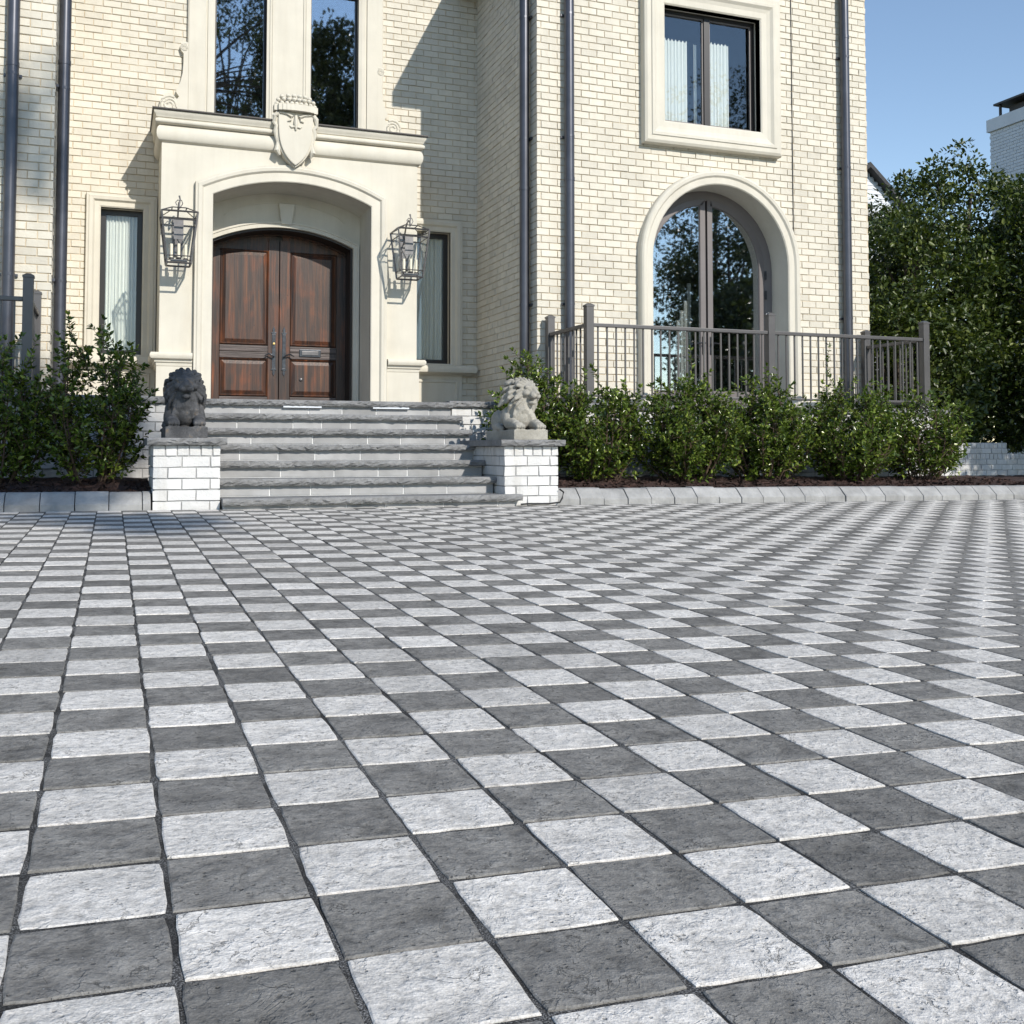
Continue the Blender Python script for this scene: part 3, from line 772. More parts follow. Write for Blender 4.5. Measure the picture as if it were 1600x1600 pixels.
# ---- wooden double door
door = MB().sweep(adp(HD-0.002, 3.62, 0.24), [(0, 0), (0, 0.07), (-0.05, 0.07), (-0.05, 0)], XZ(YD)).build('wooden_door', WOOD, house)
MB().sweep(adp(HD-0.003, 3.62, 0.24), [(0.0, YD-YB-0.03), (0.0, 0.0), (-0.03, 0.0), (-0.03, YD-YB-0.03)], XZ(YD)).build('door_frame', DOORFRAME, door)
ya = YD
for s in (-1, 1):
    def X(u): return XD+s*u
    wdt = 0.955
    top = [pt for pt in arc(XD, HD, 3.62, 0.24, 48) if 0.006 <= s*(pt[0]-XD) <= 0.995]; top.sort(key=lambda t: s*(t[0]-XD))
    poly = [(X(0.006), ZL+0.02)]+top+[(X(0.995), ZL+0.02)]
    leaf = MB().prism(poly, XZ(ya), 0.0, 0.030).build('door_leaf', WOOD, door)
    # stiles and rails stand proud of the sunk panels
    zt = 3.55
    MB().box(*sorted((X(0.006), X(0.16))), ya-0.055, ya-0.026, ZL+0.02, zt+0.2).build('stile', WOOD, leaf, bevel=0.004)
    MB().box(*sorted((X(0.855), X(0.995))), ya-0.055, ya-0.026, ZL+0.02, zt).build('stile', WOOD, leaf, bevel=0.004)
    for i, (za, zb, mt) in enumerate(((ZL+0.02, ZL+0.235, GREYWOOD), (ZL+0.80, ZL+0.99, GREYWOOD))):
        for t in range(3 if i == 0 else 2):
            n = 3 if i == 0 else 2; hh = (zb-za)/n
            MB().box(*sorted((X(0.162), X(0.853))), ya-0.058-0.004*t, ya-0.026, za+t*hh+0.003, za+(t+1)*hh-0.003).build('rail', mt, leaf, bevel=0.006)
    def panel(z0_, z1_):
        a, b = sorted((X(0.18), X(0.835)))
        m = MB().hexa([(a, ya-0.028, z0_), (b, ya-0.028, z0_), (b, ya-0.028, z1_), (a, ya-0.028, z1_), (a+0.06, ya-0.05, z0_+0.06), (b-0.06, ya-0.05, z0_+0.06), (b-0.06, ya-0.05, z1_-0.06), (a+0.06, ya-0.05, z1_-0.06)])
        m.build('panel', WOOD, leaf)
        MB().sweep(rectpath(a, b, z0_, z1_), [(0.0, 0.0), (0.0, 0.02), (0.012, 0.032), (0.022, 0.02), (0.022, 0.0)], XZ(ya-0.027), True).build('panel_moulding', WOOD, leaf)
    panel(ZL+0.265, ZL+0.775); panel(ZL+1.02, 3.56)
    # iron escutcheon with lever
    h = MB(); hx = X(0.075)
    h.box(hx-0.026, hx+0.026, ya-0.066, ya-0.054, ZL+0.66, ZL+1.16)
    for zz, sg in ((ZL+1.16, 1), (ZL+0.66, -1)):
        h.prism([(hx-0.026, zz), (hx+0.026, zz), (hx+0.04, zz+sg*0.03), (hx+0.014, zz+sg*0.035), (hx+0.022, zz+sg*0.07), (hx, zz+sg*0.12), (hx-0.022, zz+sg*0.07), (hx-0.014, zz+sg*0.035), (hx-0.04, zz+sg*0.03)][::sg], XZ(ya), 0.054, 0.066)
    es = h.build('escutcheon', IRON, leaf, bevel=0.003)
    MB().tube([(hx, ya-0.06, ZL+0.83), (hx, ya-0.115, ZL+0.83), (hx+s*0.03, ya-0.12, ZL+0.85), (hx+s*0.08, ya-0.12, ZL+0.87), (hx+s*0.14, ya-0.12, ZL+0.835)], [0.012, 0.012, 0.012, 0.011, 0.008], 8).build('lever', IRON, leaf, smooth=True)
    if s < 0: MB().lathe([(0.0, -0.082), (0.018, -0.08), (0.02, -0.064)], (hx, ya, ZL+1.02), 12, 'y').build('lock_cylinder', BRASS, leaf, smooth=True)
    else:
        ms = MB().box(X(0.30), X(0.62), ya-0.075, ya-0.06, ZL+0.84, ZL+0.95).build('mail_slot', IRON, leaf, bevel=0.006)
        MB().box(X(0.335), X(0.585), ya-0.083, ya-0.0745, ZL+0.865, ZL+0.925).build('mail_slot_flap', LANTM, leaf, bevel=0.006)
        MB().lathe([(0.024, -0.05), (0.024, -0.068), (0.012, -0.075), (0.0, -0.076)], (X(0.33), ya, ZL+0.50), 12, 'y').build('knob', LANTM, leaf, smooth=True)
MB().box(XD-1.018, XD+1.018, YD+0.01, YD+0.05, ZL-0.02, 3.9).build('door_back', DARKFRAME, door)
MB().box(XD-1.018, XD+1.018, YB+0.02, YD, ZL-0.01, ZL+0.018).build('threshold', BLUESTONE, door)

# ---- crest on the cornice
CX, CYF = 2.42, PY-0.02
def shield(w0, top, bot, n=10):
    L = [(-w0, top), (-w0*1.02, top-0.12), (-w0*0.98, top-0.28)]
    for i in range(1, n): t = i/n; L.append((-w0*0.97*(1-t**1.9), top-0.28-(top-0.28-bot)*(0.62*t+0.38*math.sin(t*PI/2))))
    R_ = [(-a, b) for a, b in L]
    return L+[(0, bot)]+R_[::-1]
sh = shield(0.235, 5.30, 4.56)
crest = MB().prism([(CX+a*1.12, (b-5.0)*1.05+5.0) for a, b in sh], XZ(CYF), 0.0, 0.13).build('crest', STUCCO, house, label='carved shield crest with a crown on the portico cornice', bevel=0.012)
MB().prism([(CX+a, b) for a, b in sh], XZ(CYF), 0.12, 0.165).build('shield', STUCCO, crest, bevel=0.014)
cr = MB()
for i in range(11):                                       # crown band, curved forward
    t = -1+2*i/10; x = CX+0.27*t; y = CYF-0.17-0.07*math.sqrt(max(0, 1-t*t)); 
    cr.box(x-0.029, x+0.029, y-0.02, y+0.12, 5.30, 5.385+0.004*(i % 2))
for row, (zz, nn, rr) in enumerate(((5.40, 9, 0.26), (5.455, 8, 0.24), (5.505, 6, 0.19))):
    for i in range(nn):
        t = -1+2*i/(nn-1); x = CX+rr*t; y = CYF-0.15-0.07*math.sqrt(max(0, 1-t*t))
        cr.lathe([(0.0, -0.032), (0.024, -0.02), (0.033, 0.0), (0.024, 0.022), (0.0, 0.034)], (x, y, zz), 8)
cr.box(CX-0.22, CX+0.22, CYF-0.14, CYF+0.02, 5.32, 5.51)
cr.build('crown', STUCCO, crest, smooth=True)
sc_ = MB()
for s in (-1, 1):
    sc_.tube([(CX+s*0.24, CYF-0.16, 5.28), (CX+s*0.285, CYF-0.14, 5.23), (CX+s*0.29, CYF-0.12, 5.15), (CX+s*0.255, CYF-0.12, 5.10), (CX+s*0.275, CYF-0.11, 5.03), (CX+s*0.255, CYF-0.10, 4.96), (CX+s*0.235, CYF-0.10, 4.88), (CX+s*0.245, CYF-0.11, 4.76), (CX+s*0.21, CYF-0.10, 4.70)], [0.03, 0.035, 0.03, 0.03, 0.032, 0.026, 0.022, 0.045, 0.02], 8)
    sc_.tube([(CX+s*0.22, CYF-0.175, 5.275), (CX+s*0.12, CYF-0.18, 5.265), (CX+s*0.05, CYF-0.18, 5.23), (CX+s*0.075, CYF-0.18, 5.18), (CX+s*0.11, CYF-0.18, 5.165)], [0.012, 0.016, 0.022, 0.018, 0.008], 8)
    sc_.tube([(CX+s*0.01, CYF-0.175, 5.10), (CX+s*0.06, CYF-0.175, 5.085), (CX+s*0.085, CYF-0.172, 5.105)], [0.018, 0.014, 0.006], 8)
sc_.tube([(CX, CYF-0.175, 5.25), (CX, CYF-0.185, 5.15), (CX, CYF-0.18, 5.05)], [0.02, 0.032, 0.012], 8)
sc_.build('scrollwork', STUCCO, crest, smooth=True)

# ---- downpipes
def pipe(x, y, z0, z1, zj):
    m = MB().tube([(x, y, z0), (x, y, z1)], 0.068, 16); o = m.build('downpipe', PIPEM, house, smooth=True)
    for z in zj:
        MB().tube([(x, y, z), (x, y, z+0.05)], 0.073, 16).build('pipe_collar', PIPEM, o, smooth=True)
    for z in (2.6, 4.9, 6.6):
        m = MB().tube([(x, y, z), (x, y, z+0.03)], 0.071, 16)
        (m.box(x-0.095, x+0.095, y+0.055, y+0.085, z, z+0.03) if abs(y-YW) < 0.2 and y < YW else m.box(*(sorted((x+0.055*(1 if x > HX else -1), x+0.085*(1 if x > HX else -1)))), y-0.095, y+0.095, z, z+0.03))
        m.build('pipe_strap', PIPEM, o)
for x, y, zj in ((5.90, YW-0.10, (4.3,)), (10.48, YW-0.10, (6.9, 4.1)), (WX-0.10, YW+0.24, (4.2,)), (mir(5.90), YW-0.10, (5.0,)), (mir(WX-0.10), YW+0.24, (5.2,))):
    pipe(x, y, 0.1, ZE-0.02, zj)
MB().tube([(9.575, YW-0.022, ZE), (9.575, YW-0.022, 3.62)], 0.007, 6).build('wall_cable', CABLE, house)

# ------------------------------------------------------------------ staircase
stair = thing('staircase', 'grey stone steps with rock faced treads up to the front door', 'stairs', (2.4, 7.6, 0.08))
def rock_slab(x0, x1, y0, y1, z0, z1, name, parent, sides=True, seg=0.032, amp=0.0045):
    """slab with a chiselled front (and side) edge"""
    m = MB(); n = max(6, int((x1-x0)/seg)); rows = 4
    base = []
    for i in range(n+1):
        x = x0+(x1-x0)*i/n; col = []
        ph = random.random()
        for k in range(rows+1):
            t = k/rows; bul = 0.010*math.sin(PI*t)
            y = y0-bul+ (random.gauss(0, amp) if 0 < k < rows else random.gauss(0.006, 0.003))
            z = z0+(z1-z0)*t+(random.gauss(0, 0.006) if 0 < k < rows else 0)
            col.append(len(m.v)); m.v.append((x+(random.gauss(0, 0.006) if 0 < i < n else 0), y, z))
        col.append(len(m.v)); m.v.append((x, y1, z1)); col.append(len(m.v)); m.v.append((x, y1, z0)); base.append(col)
    K = rows+3
    for i in range(n):
        for k in range(K):
            k2 = (k+1) % K; m.f.append((base[i][k], base[i+1][k], base[i+1][k2], base[i][k2]))
    m.f.append(tuple(base[0][::-1])); m.f.append(tuple(base[n]))
    return m.build(name, BLUESTONE, parent)
SX0, SX1 = 1.02, 3.71
RT = 0.347
zt = [0.20+0.1633*i for i in range(7)]
zt[6] = ZL
for i in range(7):
    y0 = 7.50+RT*i; x0, x1 = SX0-0.0, SX1-0.004
    if i == 0: x0, x1 = 1.03, 3.86
    if i >= 3: x1 = 3.80; x0 = 0.99
    back = y0+RT+0.08 if i < 6 else PY+0.6
    rock_slab(x0, x1, y0, back, zt[i]-0.062, zt[i], 'tread', stair)
    # riser stones with pale joints
    zb = (gz(2.4, 7.4)-0.03) if i == 0 else zt[i-1]+0.001; zc = zt[i]-0.063; yr = y0+0.058
    MB().box(x0+0.01, x1-(0.06 if i == 0 else 0.01), yr+0.006, yr+RT*0.7, zb, zc).build('riser_backing', RISERJ, stair)
    x = x0+0.012; first = True
    while x < x1-0.03-(0.05 if i == 0 else 0):
        l = random.uniform(0.28, 0.62); xe = min(x+l, x1-0.012-(0.05 if i == 0 else 0))
        MB().box(x, xe, yr-random.uniform(0, 0.002), yr+0.04, zb+0.008, zc-0.008).build('riser_stone', RISER, stair)
        x = xe+0.012
for a in (1.86, 2.86):
    MB().box(a, a+0.42, 7.50+RT*6+0.012, 7.50+RT*6+0.034, ZL-0.083, ZL-0.063).build('step_light', SIDING, stair)

# ------------------------------------------------------------------ brick pedestals, walls, terraces
def brick_block(name, label, cat, x0, x1, y0, y1, z0, ncourse, cap=None, faces=('front', 'left'), bmat=WHITE_BRICK, mmat=WHITE_MORTAR, header=True, capname='cap_stone', stuff_if=None, group=None):
    z1 = z0+ncourse*BC; t = thing(name, label, cat, (x0, y0, z0), group)
    MB().box(x0+BD, x1-BD, y0+BD, y1-BD, z0-0.25, z1).build('core', mmat, t)
    sm = MB(); k = 0
    lst = []
    if 'front' in faces: lst += [('front', y0+BD, b) for b in lay(x0, x1, z0, z1, header_top=header)]
    if 'left' in faces: lst += [('left', x0+BD, b) for b in lay(y0+BD, y1, z0, z1, header_top=header, phase=0.1)]
    if 'right' in faces: lst += [('right', x1-BD, b) for b in lay(y0+BD, y1, z0, z1, header_top=header, phase=0.1)]
    for ori, pl, b in lst:
        if stuff_if and stuff_if(ori, b): brick_stuff(sm, ori, pl, b, BD, 2)
        else: brick_object(t, ori, pl, b, bmat, BD, 2)
    if sm.v: sm.build('brick_field', bmat, t, 'stuff')
    if cap:
        ov, th = cap; rock_slab(x0-ov, x1+ov, y0-ov, y1+ov*0.3, z1+0.001, z1+th, capname, t, amp=0.006)
    return t
zpl, zpr = gz(0.7, 7.5), gz(4.0, 7.5)
brick_block('brick_pedestal', 'white painted brick pedestal under the dark lion, left of the steps', 'pedestal', 0.45, 1.015, 7.62, 8.86, 0.675-6*BC, 6, (0.055, 0.062), ('front', 'left', 'right'), group='lion pedestals beside the steps')
brick_block('brick_pedestal', 'white painted brick pedestal under the pale lion, right of the steps', 'pedestal', 3.715, 4.285, 7.62, 8.86, 0.670-6*BC, 6, (0.055, 0.062), ('front', 'left', 'right'), group='lion pedestals beside the steps')
# ground of the first course is below the paving
YT = 9.66
ncr = 11; zb0 = ZL-0.055-ncr*BC
brick_block('retaining_wall', 'white painted brick terrace wall behind the row of right hand shrubs', 'wall', 3.81, 11.08, YT, YT+1.40, zb0, ncr, (0.04, 0.075), ('front', 'left', 'right'),
            header=False, capname='coping_stone', stuff_if=lambda ori, b: ori == 'right' or b[2] < 0.15 or (ori == 'front' and 4.6 < b[0] < 8.0), group='terrace walls')
brick_block('retaining_wall', 'white painted brick terrace wall behind the dark left hand shrubs', 'wall', mir(11.08), 0.985, YT, YT+1.40, zb0, ncr, (0.04, 0.075), ('front', 'right'),
            header=False, capname='coping_stone', stuff_if=lambda ori, b: not (ori == 'right' or b[0] > 0.2), group='terrace walls')
# terrace and landing floors
mb = MB(); mb.box(3.82, 11.06, YT+1.38, YW-0.03, 0.0, ZL+0.012); mb.box(mir(11.06), 0.98, YT+1.38, YW-0.03, 0.0, ZL+0.012); mb.box(0.985, 3.805, YT+0.6, YM-0.7, 0.0, ZL-0.066); 
mb.box(3.82, WX-0.02, YW-0.035, YM-0.08, 0.0, ZL+0.008); mb.box(mir(WX)+0.02, 0.98, YW-0.035, YM-0.08, 0.0, ZL+0.008)
mb.build('terrace', BLUESTONE, kind='structure')

# low stepped wall on the right
zl0 = 0.565-7*BC
lw = brick_block('garden_wall', 'low white brick wall with a stepped end under the trees on the right', 'wall', 12.4, 19.6, 12.85, 13.15, zl0, 7, None, ('front', 'left'), WHITE_BRICK, WHITE_MORTAR)
t = lw
MB().box(12.4+BD, 15.42-BD, 12.85+BD, 13.15-BD, 0.566, 0.566+2*BC).build('core', WHITE_MORTAR, t)
for b in lay(12.4, 15.42, 0.566, 0.566+2*BC, header_top=True): brick_object(t, 'front', 12.85+BD, b, WHITE_BRICK, BD, 2)
for b in lay(12.85+BD, 13.15, 0.566, 0.566+2*BC): brick_object(t, 'right', 15.42-BD, b, WHITE_BRICK, BD, 2)

# ------------------------------------------------------------------ kerbs and beds
def kerb(x0, x1, yf, lab, taper=None):
    K = bpy.data.objects.new('kerb', None); COL.objects.link(K); K.location = (x0, yf, 0); K['kind'] = 'structure'
    x = x0; first = True
    while x < x1-0.02:
        xe = min(x+0.272, x1); y = yf+random.gauss(0, 0.004); 
        def pr(xx):
            h = 0.155
            if taper and xx > taper: h = 0.155*max(0.25, 1-(xx-taper)/1.1)
            z = gz(xx, yf); return [(y, z-0.05), (y, z+0.055*h/0.155), (y+0.10, z+h-0.012), (y+0.125, z+h), (y+0.26, z+h), (y+0.26, z-0.05)]
        m = MB(); A, B = pr(x), pr(xe-0.006); n = len(A); j = random.gauss(0, 0.003)
        m.v += [(x, a, b+j) for a, b in A]+[(xe-0.006, a, b+j) for a, b in B]
        m.f += [tuple(range(n-1, -1, -1)), tuple(range(n, 2*n))]+[(i, (i+1) % n, n+(i+1) % n, n+i) for i in range(n)]
        m.build('kerb_stone', KERB, K, bevel=0.006); x = xe
    return K
kerb(-4.8, 0.44, 7.60, '')
kerb(4.30, 15.6, 7.72, '', 13.6)
def bed(x0, x1, y0, y1, rise):
    m = MB(); nx, ny = int((x1-x0)/0.12), int((y1-y0)/0.12)
    for i in range(nx+1):
        for j in range(ny+1):
            x = x0+(x1-x0)*i/nx; y = y0+(y1-y0)*j/ny
            m.v.append((x, y, gz(x, min(y, 8))+0.125+rise*sstep((y-y0)/1.2)+random.gauss(0, 0.012)))
    for i in range(nx):
        for j in range(ny): m.f.append((i*(ny+1)+j, (i+1)*(ny+1)+j, (i+1)*(ny+1)+j+1, i*(ny+1)+j+1))
    o = m.build('mulch_bed', MULCH, kind='structure')
    N = int((x1-x0)*(y1-y0)*260); P = np.stack([rng.uniform(x0, x1, N), rng.uniform(y0, y1, N)], 1)
    P = P[P[:, 1] < y0+0.9]; N = len(P)
    z = np.array([gz(a, min(b, 8))+0.14+rise*sstep((b-y0)/1.2) for a, b in P])
    D = rng.normal(size=(N, 3)); D[:, 2] *= 0.35; D /= np.linalg.norm(D, axis=1)[:, None]
    Sd = np.cross(D, rng.normal(size=(N, 3))); Sd /= np.linalg.norm(Sd, axis=1)[:, None]
    Lh = rng.uniform(0.02, 0.05, N)[:, None]; Wd = rng.uniform(0.005, 0.013, N)[:, None]
    C = np.concatenate([P, z[:, None]], 1)
    V = np.stack([C-D*Lh-Sd*Wd, C-D*Lh+Sd*Wd, C+D*Lh+Sd*Wd, C+D*Lh-Sd*Wd], 1).reshape(-1, 3)
    F = np.arange(4*N).reshape(N, 4)
    newobj('mulch_chips', npmesh('mulch_chips', V, F, MULCH), o, 'stuff')
bed(-4.8, 0.45, 7.84, YT, 0.10); bed(4.29, 11.1, 7.96, YT, 0.10); bed(11.1, 19.4, 7.96, 12.84, 0.02)

# ------------------------------------------------------------------ railings
def railing(m, lab):
    f = (lambda x: x) if not m else mir
    xl, xm, xr = 5.60, 8.23, 10.78; yf = YT+0.08; zf = ZL+0.022
    R_ = thing('railing', lab, 'railing', (f(xl), yf, zf), 'terrace railings')
    ztop = 2.20; ps = 0.05
    def post(x, y, top):
        o = MB().box(f(x)-ps, f(x)+ps, y-ps, y+ps, zf, top).build('post', RAILM, R_, bevel=0.005)
        c = MB().box(f(x)-ps-0.006, f(x)+ps+0.006, y-ps-0.006, y+ps+0.006, top, top+0.022)
        c.hexa([(f(x)-ps, y-ps, top+0.023), (f(x)+ps, y-ps, top+0.023), (f(x)+ps, y+ps, top+0.023), (f(x)-ps, y+ps, top+0.023)]+[(f(x)-0.02, y-0.02, top+0.045), (f(x)+0.02, y-0.02, top+0.045), (f(x)+0.02, y+0.02, top+0.045), (f(x)-0.02, y+0.02, top+0.045)])
        c.build('post_cap', RAILM, o)
    yb = YW-0.12
    for x, y in ((xl, yf), (xm, yf), (xr, yf), (xl, yb), (xr, yb)): post(x, y, 2.40)
    def run(xa, ya, xb, yb_):
        d = Vector((f(xb)-f(xa), yb_-ya, 0)); L = d.length; d.normalize(); n = Vector((-d.y, d.x, 0))
        def bar(z0, z1, hw, name):
            a = Vector((f(xa), ya, 0))+d*ps; b = Vector((f(xb), yb_, 0))-d*ps
            P = [a-n*hw, b-n*hw, b+n*hw, a+n*hw]
            MB().hexa([(p.x, p.y, z0) for p in P]+[(p.x, p.y, z1) for p in P]).build(name, RAILM, R_, bevel=0.006)
        bar(ztop-0.045, ztop, 0.034, 'top_rail'); bar(zf+0.085, zf+0.115, 0.018, 'bottom_rail')
        k = max(2, round(L/0.128)); 
        for i in range(1, k):
            p = Vector((f(xa), ya, 0))+d*(L*i/k); MB().box(p.x-0.009, p.x+0.009, p.y-0.009, p.y+0.009, zf+0.114, ztop-0.044).build('baluster', RAILM, R_)
    run(xl, yf, xm, yf); run(xm, yf, xr, yf); run(xl, yf, xl, yb); run(xr, yf, xr, yb)
railing(False, 'grey metal railing in front of the arched glass door'); railing(True, 'grey metal railing at the left edge behind the shrubs')

# ------------------------------------------------------------------ lanterns
def make_lantern(label):
    L = thing('wall_lantern', label, 'lantern', (0, 0, 0), 'lanterns on the portico')
    # local: wall at y=0, lantern centre at y=-0.34, body z from -0.36 (bottom) to 0.30 (top)
    cy, ht, hb = -0.34, 0.225, 0.15; zt_, zb_ = 0.30, -0.36
    def ring(z, h, r, name):
        c = [(-h, cy-h, z), (h, cy-h, z), (h, cy+h, z), (-h, cy+h, z)]; m = MB()
        for a, b in zip(c, c[1:]+c[:1]): m.tube([a, b], r, 4)
        m.build(name, LANTM, L)
    ring(zt_, ht, 0.013, 'top_ring'); ring(zb_, hb, 0.013, 'bottom_ring'); hm = ht+(hb-ht)*0.16; ring(zt_-0.105, hm-0.003, 0.009, 'upper_ring'); hm2 = hb+0.012; ring(zb_+0.09, hm2, 0.008, 'lower_ring')
    for sx in (-1, 1):
        for sy in (-1, 1): MB().tube([(sx*ht, cy+sy*ht, zt_), (sx*hb, cy+sy*hb, zb_)], 0.014, 4).build('corner_bar', LANTM, L)
    m = MB()
    for sx in (-1, 1):
        for sy in (-1, 1): m.tube([(sx*ht, cy+sy*ht, zt_), (sx*0.09, cy+sy*0.09, zt_+0.075)], 0.008, 4)
    c = [(-0.09, cy-0.09), (0.09, cy-0.09), (0.09, cy+0.09), (-0.09, cy+0.09)]
    for a, b in zip(c, c[1:]+c[:1]): m.tube([(*a, zt_+0.075), (*b, zt_+0.075)], 0.008, 4)
    m.build('roof_frame', LANTM, L)
    for a, b in (((-1, -1), (1, -1)), ((1, -1), (1, 1)), ((1, 1), (-1, 1)), ((-1, 1), (-1, -1))):
        g = MB(); k = 0.97
        g.quad((a[0]*hb*k, cy+a[1]*hb*k, zb_), (b[0]*hb*k, cy+b[1]*hb*k, zb_), (b[0]*ht*k, cy+b[1]*ht*k, zt_), (a[0]*ht*k, cy+a[1]*ht*k, zt_)); g.build('pane', GLASS_LAMP, L)
    # back plate, curved arm, hook and finial
    MB().box(-0.07, 0.07, -0.02, -0.001, -0.20, 0.30).build('back_plate', LANTM, L, bevel=0.006)
    MB().tube([(0, -0.015, 0.18), (0, -0.06, 0.32), (0, -0.15, 0.44), (0, -0.26, 0.475), (0, cy, 0.43), (0.015, cy, 0.385)], [0.012, 0.012, 0.012, 0.011, 0.010, 0.009], 8).build('arm', LANTM, L, smooth=True)
    MB().tube([(0, cy, 0.37), (0, cy, 0.44), (0.012, cy, 0.50), (0.0, cy, 0.55)], [0.008, 0.012, 0.009, 0.012], 6).build('finial', LANTM, L, smooth=True)
    MB().tube([(-0.03, cy, 0.42), (-0.045, cy, 0.46), (-0.02, cy, 0.49), (0.03, cy, 0.49), (0.045, cy, 0.45), (0.02, cy, 0.40)], 0.006, 6).build('loop', LANTM, L, smooth=True)
    # candle cluster
    m = MB(); m.box(-0.10, 0.10, cy-0.08, cy+0.08, zb_+0.03, zb_+0.055); m.lathe([(0.05, 0), (0.03, 0.03), (0.012, 0.05), (0.012, 0.11)], (0, cy, zb_+0.05), 10); m.build('candle_tray', LANTM, L)
    MB().box(-0.06, 0.06, cy+0.03, cy+0.04, -0.02, 0.25).build('reflector', LANTM, L)
    for x, y in ((-0.09, cy-0.02), (0.0, cy-0.06), (0.09, cy-0.01)):
        cn = MB().lathe([(0.02, -0.31), (0.02, -0.12), (0.012, -0.115)], (x, y, 0.02), 10).build('candle', CANDLE, L, smooth=True)
        MB().lathe([(0.008, 0), (0.018, 0.03), (0.014, 0.06), (0.003, 0.095)], (x, y, -0.095), 10).build('bulb', GLASS_LAMP, cn, smooth=True)
        MB().lathe([(0.03, -0.32), (0.035, -0.305), (0.022, -0.295)], (x, y, 0.02), 10).build('candle_cup', LANTM, cn, smooth=True)
    return L
l1 = make_lantern('glass and metal lantern on the portico, left of the wooden door')
l1.location = (0.885, PY-0.004, 3.42)
l2 = copy_tree(l1); l2.location = (4.01, PY-0.004, 3.42); l2['label'] = 'glass and metal lantern on the portico beside the right narrow window'

# ------------------------------------------------------------------ stone lions
def make_lion_mesh(turn=0.0, tilt=0.0):
    VV, FF = [], []
    def unit_ico(k):
        q = bmesh.new(); bmesh.ops.create_icosphere(q, subdivisions=k, radius=1.0); q.verts.ensure_lookup_table()
        r = (np.array([v.co[:] for v in q.verts]), np.array([[v.index for v in f.verts] for f in q.faces])); q.free(); return r
    I2, I3 = unit_ico(2), unit_ico(3)
    def put(I, c, r):
        n = sum(len(v) for v in VV); VV.append(I[0]*np.array(r)+np.array(c)); FF.append(I[1]+n)
    def ell(c, r): put(I3, tuple(c), tuple(r))
    def cap(pts, rs, k=6):
        for (p, q), (a, b) in zip(zip(pts, pts[1:]), zip(rs, rs[1:])):
            p, q = Vector(p), Vector(q); n = max(2, int((q-p).length/(min(a, b)*0.5))+1)
            for i in range(n+1):
                t = i/n; r = a+(b-a)*t; put(I2, p.lerp(q, t)[:], (r, r, r))
    # rocky base
    cv = np.array([(x, y, z) for z in (-0.005, 0.095) for x, y in ((-0.18, -0.42), (0.18, -0.42), (0.18, 0.42), (-0.18, 0.42))])
    VV.append(cv); FF.append(np.array([q for a, b, c, d in ((0, 3, 2, 1), (4, 5, 6, 7), (0, 1, 5, 4), (1, 2, 6, 5), (2, 3, 7, 6), (3, 0, 4, 7)) for q in ((a, b, c), (a, c, d))]))
    for i in range(10): ell((random.uniform(-0.13, 0.13), random.uniform(-0.36, 0.36), 0.075), (0.07, 0.08, 0.03))
    ell((0, 0.12, 0.215), (0.125, 0.29, 0.125)); ell((0, -0.10, 0.26), (0.135, 0.15, 0.17))
    for s in (-1, 1):
        ell((s*0.095, 0.26, 0.19), (0.075, 0.14, 0.115)); cap([(s*0.13, 0.22, 0.13), (s*0.15, 0.08, 0.125)], [0.05, 0.04]); ell((s*0.155, 0.04, 0.115), (0.04, 0.07, 0.028))
        cap([(s*0.10, -0.06, 0.26), (s*0.125, -0.14, 0.165), (s*0.115, -0.30, 0.145)], [0.075, 0.062, 0.05]); ell((s*0.11, -0.355, 0.135), (0.055, 0.065, 0.04))
        for k in range(4): ell((s*0.11-0.039+0.026*k, -0.405, 0.125), (0.0155, 0.026, 0.022))
    n0 = len(VV)
    # neck, skull, muzzle, jaw
    ell((0, -0.13, 0.38), (0.135, 0.13, 0.15)); ell((0, -0.205, 0.475), (0.098, 0.105, 0.095))
    ell((0, -0.295, 0.445), (0.058, 0.065, 0.042)); ell((0.03, -0.325, 0.43), (0.034, 0.034, 0.028)); ell((-0.03, -0.325, 0.43), (0.034, 0.034, 0.028))
    cap([(0, -0.25, 0.525), (0, -0.335, 0.465)], [0.032, 0.026]); ell((0, -0.352, 0.458), (0.03, 0.016, 0.016))
    ell((0, -0.275, 0.365), (0.042, 0.045, 0.022)); ell((0, -0.31, 0.365), (0.028, 0.018, 0.02))
    for s in (-1, 1):
        cap([(s*0.02, -0.285, 0.517), (s*0.072, -0.262, 0.513)], [0.017, 0.02]); ell((s*0.048, -0.285, 0.492), (0.016, 0.013, 0.012)); ell((s*0.07, -0.25, 0.455), (0.035, 0.045, 0.035))
        ell((s*0.098, -0.16, 0.555), (0.034, 0.024, 0.034)); 
    # mane: locks falling from the face
    for ring, (r0, y0, r1, y1, n, rad) in enumerate(((0.105, -0.225, 0.150, -0.165, 22, 0.017), (0.125, -0.15, 0.165, -0.08, 20, 0.021), (0.13, -0.07, 0.15, 0.02, 16, 0.022))):
        for i in range(n):
            a = 2*PI*(i+0.5*(ring % 2))/n; ca, sa = math.cos(a), math.sin(a)
            if ring > 0 and sa < -0.6: continue
            dr = -0.05-0.08*random.random() if sa < 0.5 else -0.02
            wob = random.uniform(-0.03, 0.03); c0 = Vector((0, 0, 0.455))
            p0 = c0+Vector((ca*r0, y0, sa*r0*1.05)); p1 = c0+Vector((ca*(r1+0.005)+wob*0.3, (y0+y1)/2, sa*r1+dr*0.4)); p2 = c0+Vector((ca*r1+wob, y1+0.01, sa*r1*0.95+dr))
            cap([p0, p1, p2], [rad, rad*1.05, rad*0.55])
    if turn:
        c = np.array((0, -0.10, 0.40)); R3 = np.array(Matrix.Rotation(turn, 3, 'Z') @ Matrix.Rotation(tilt, 3, 'Y'))
        for i in range(n0, len(VV)): VV[i] = c+(VV[i]-c) @ R3.T
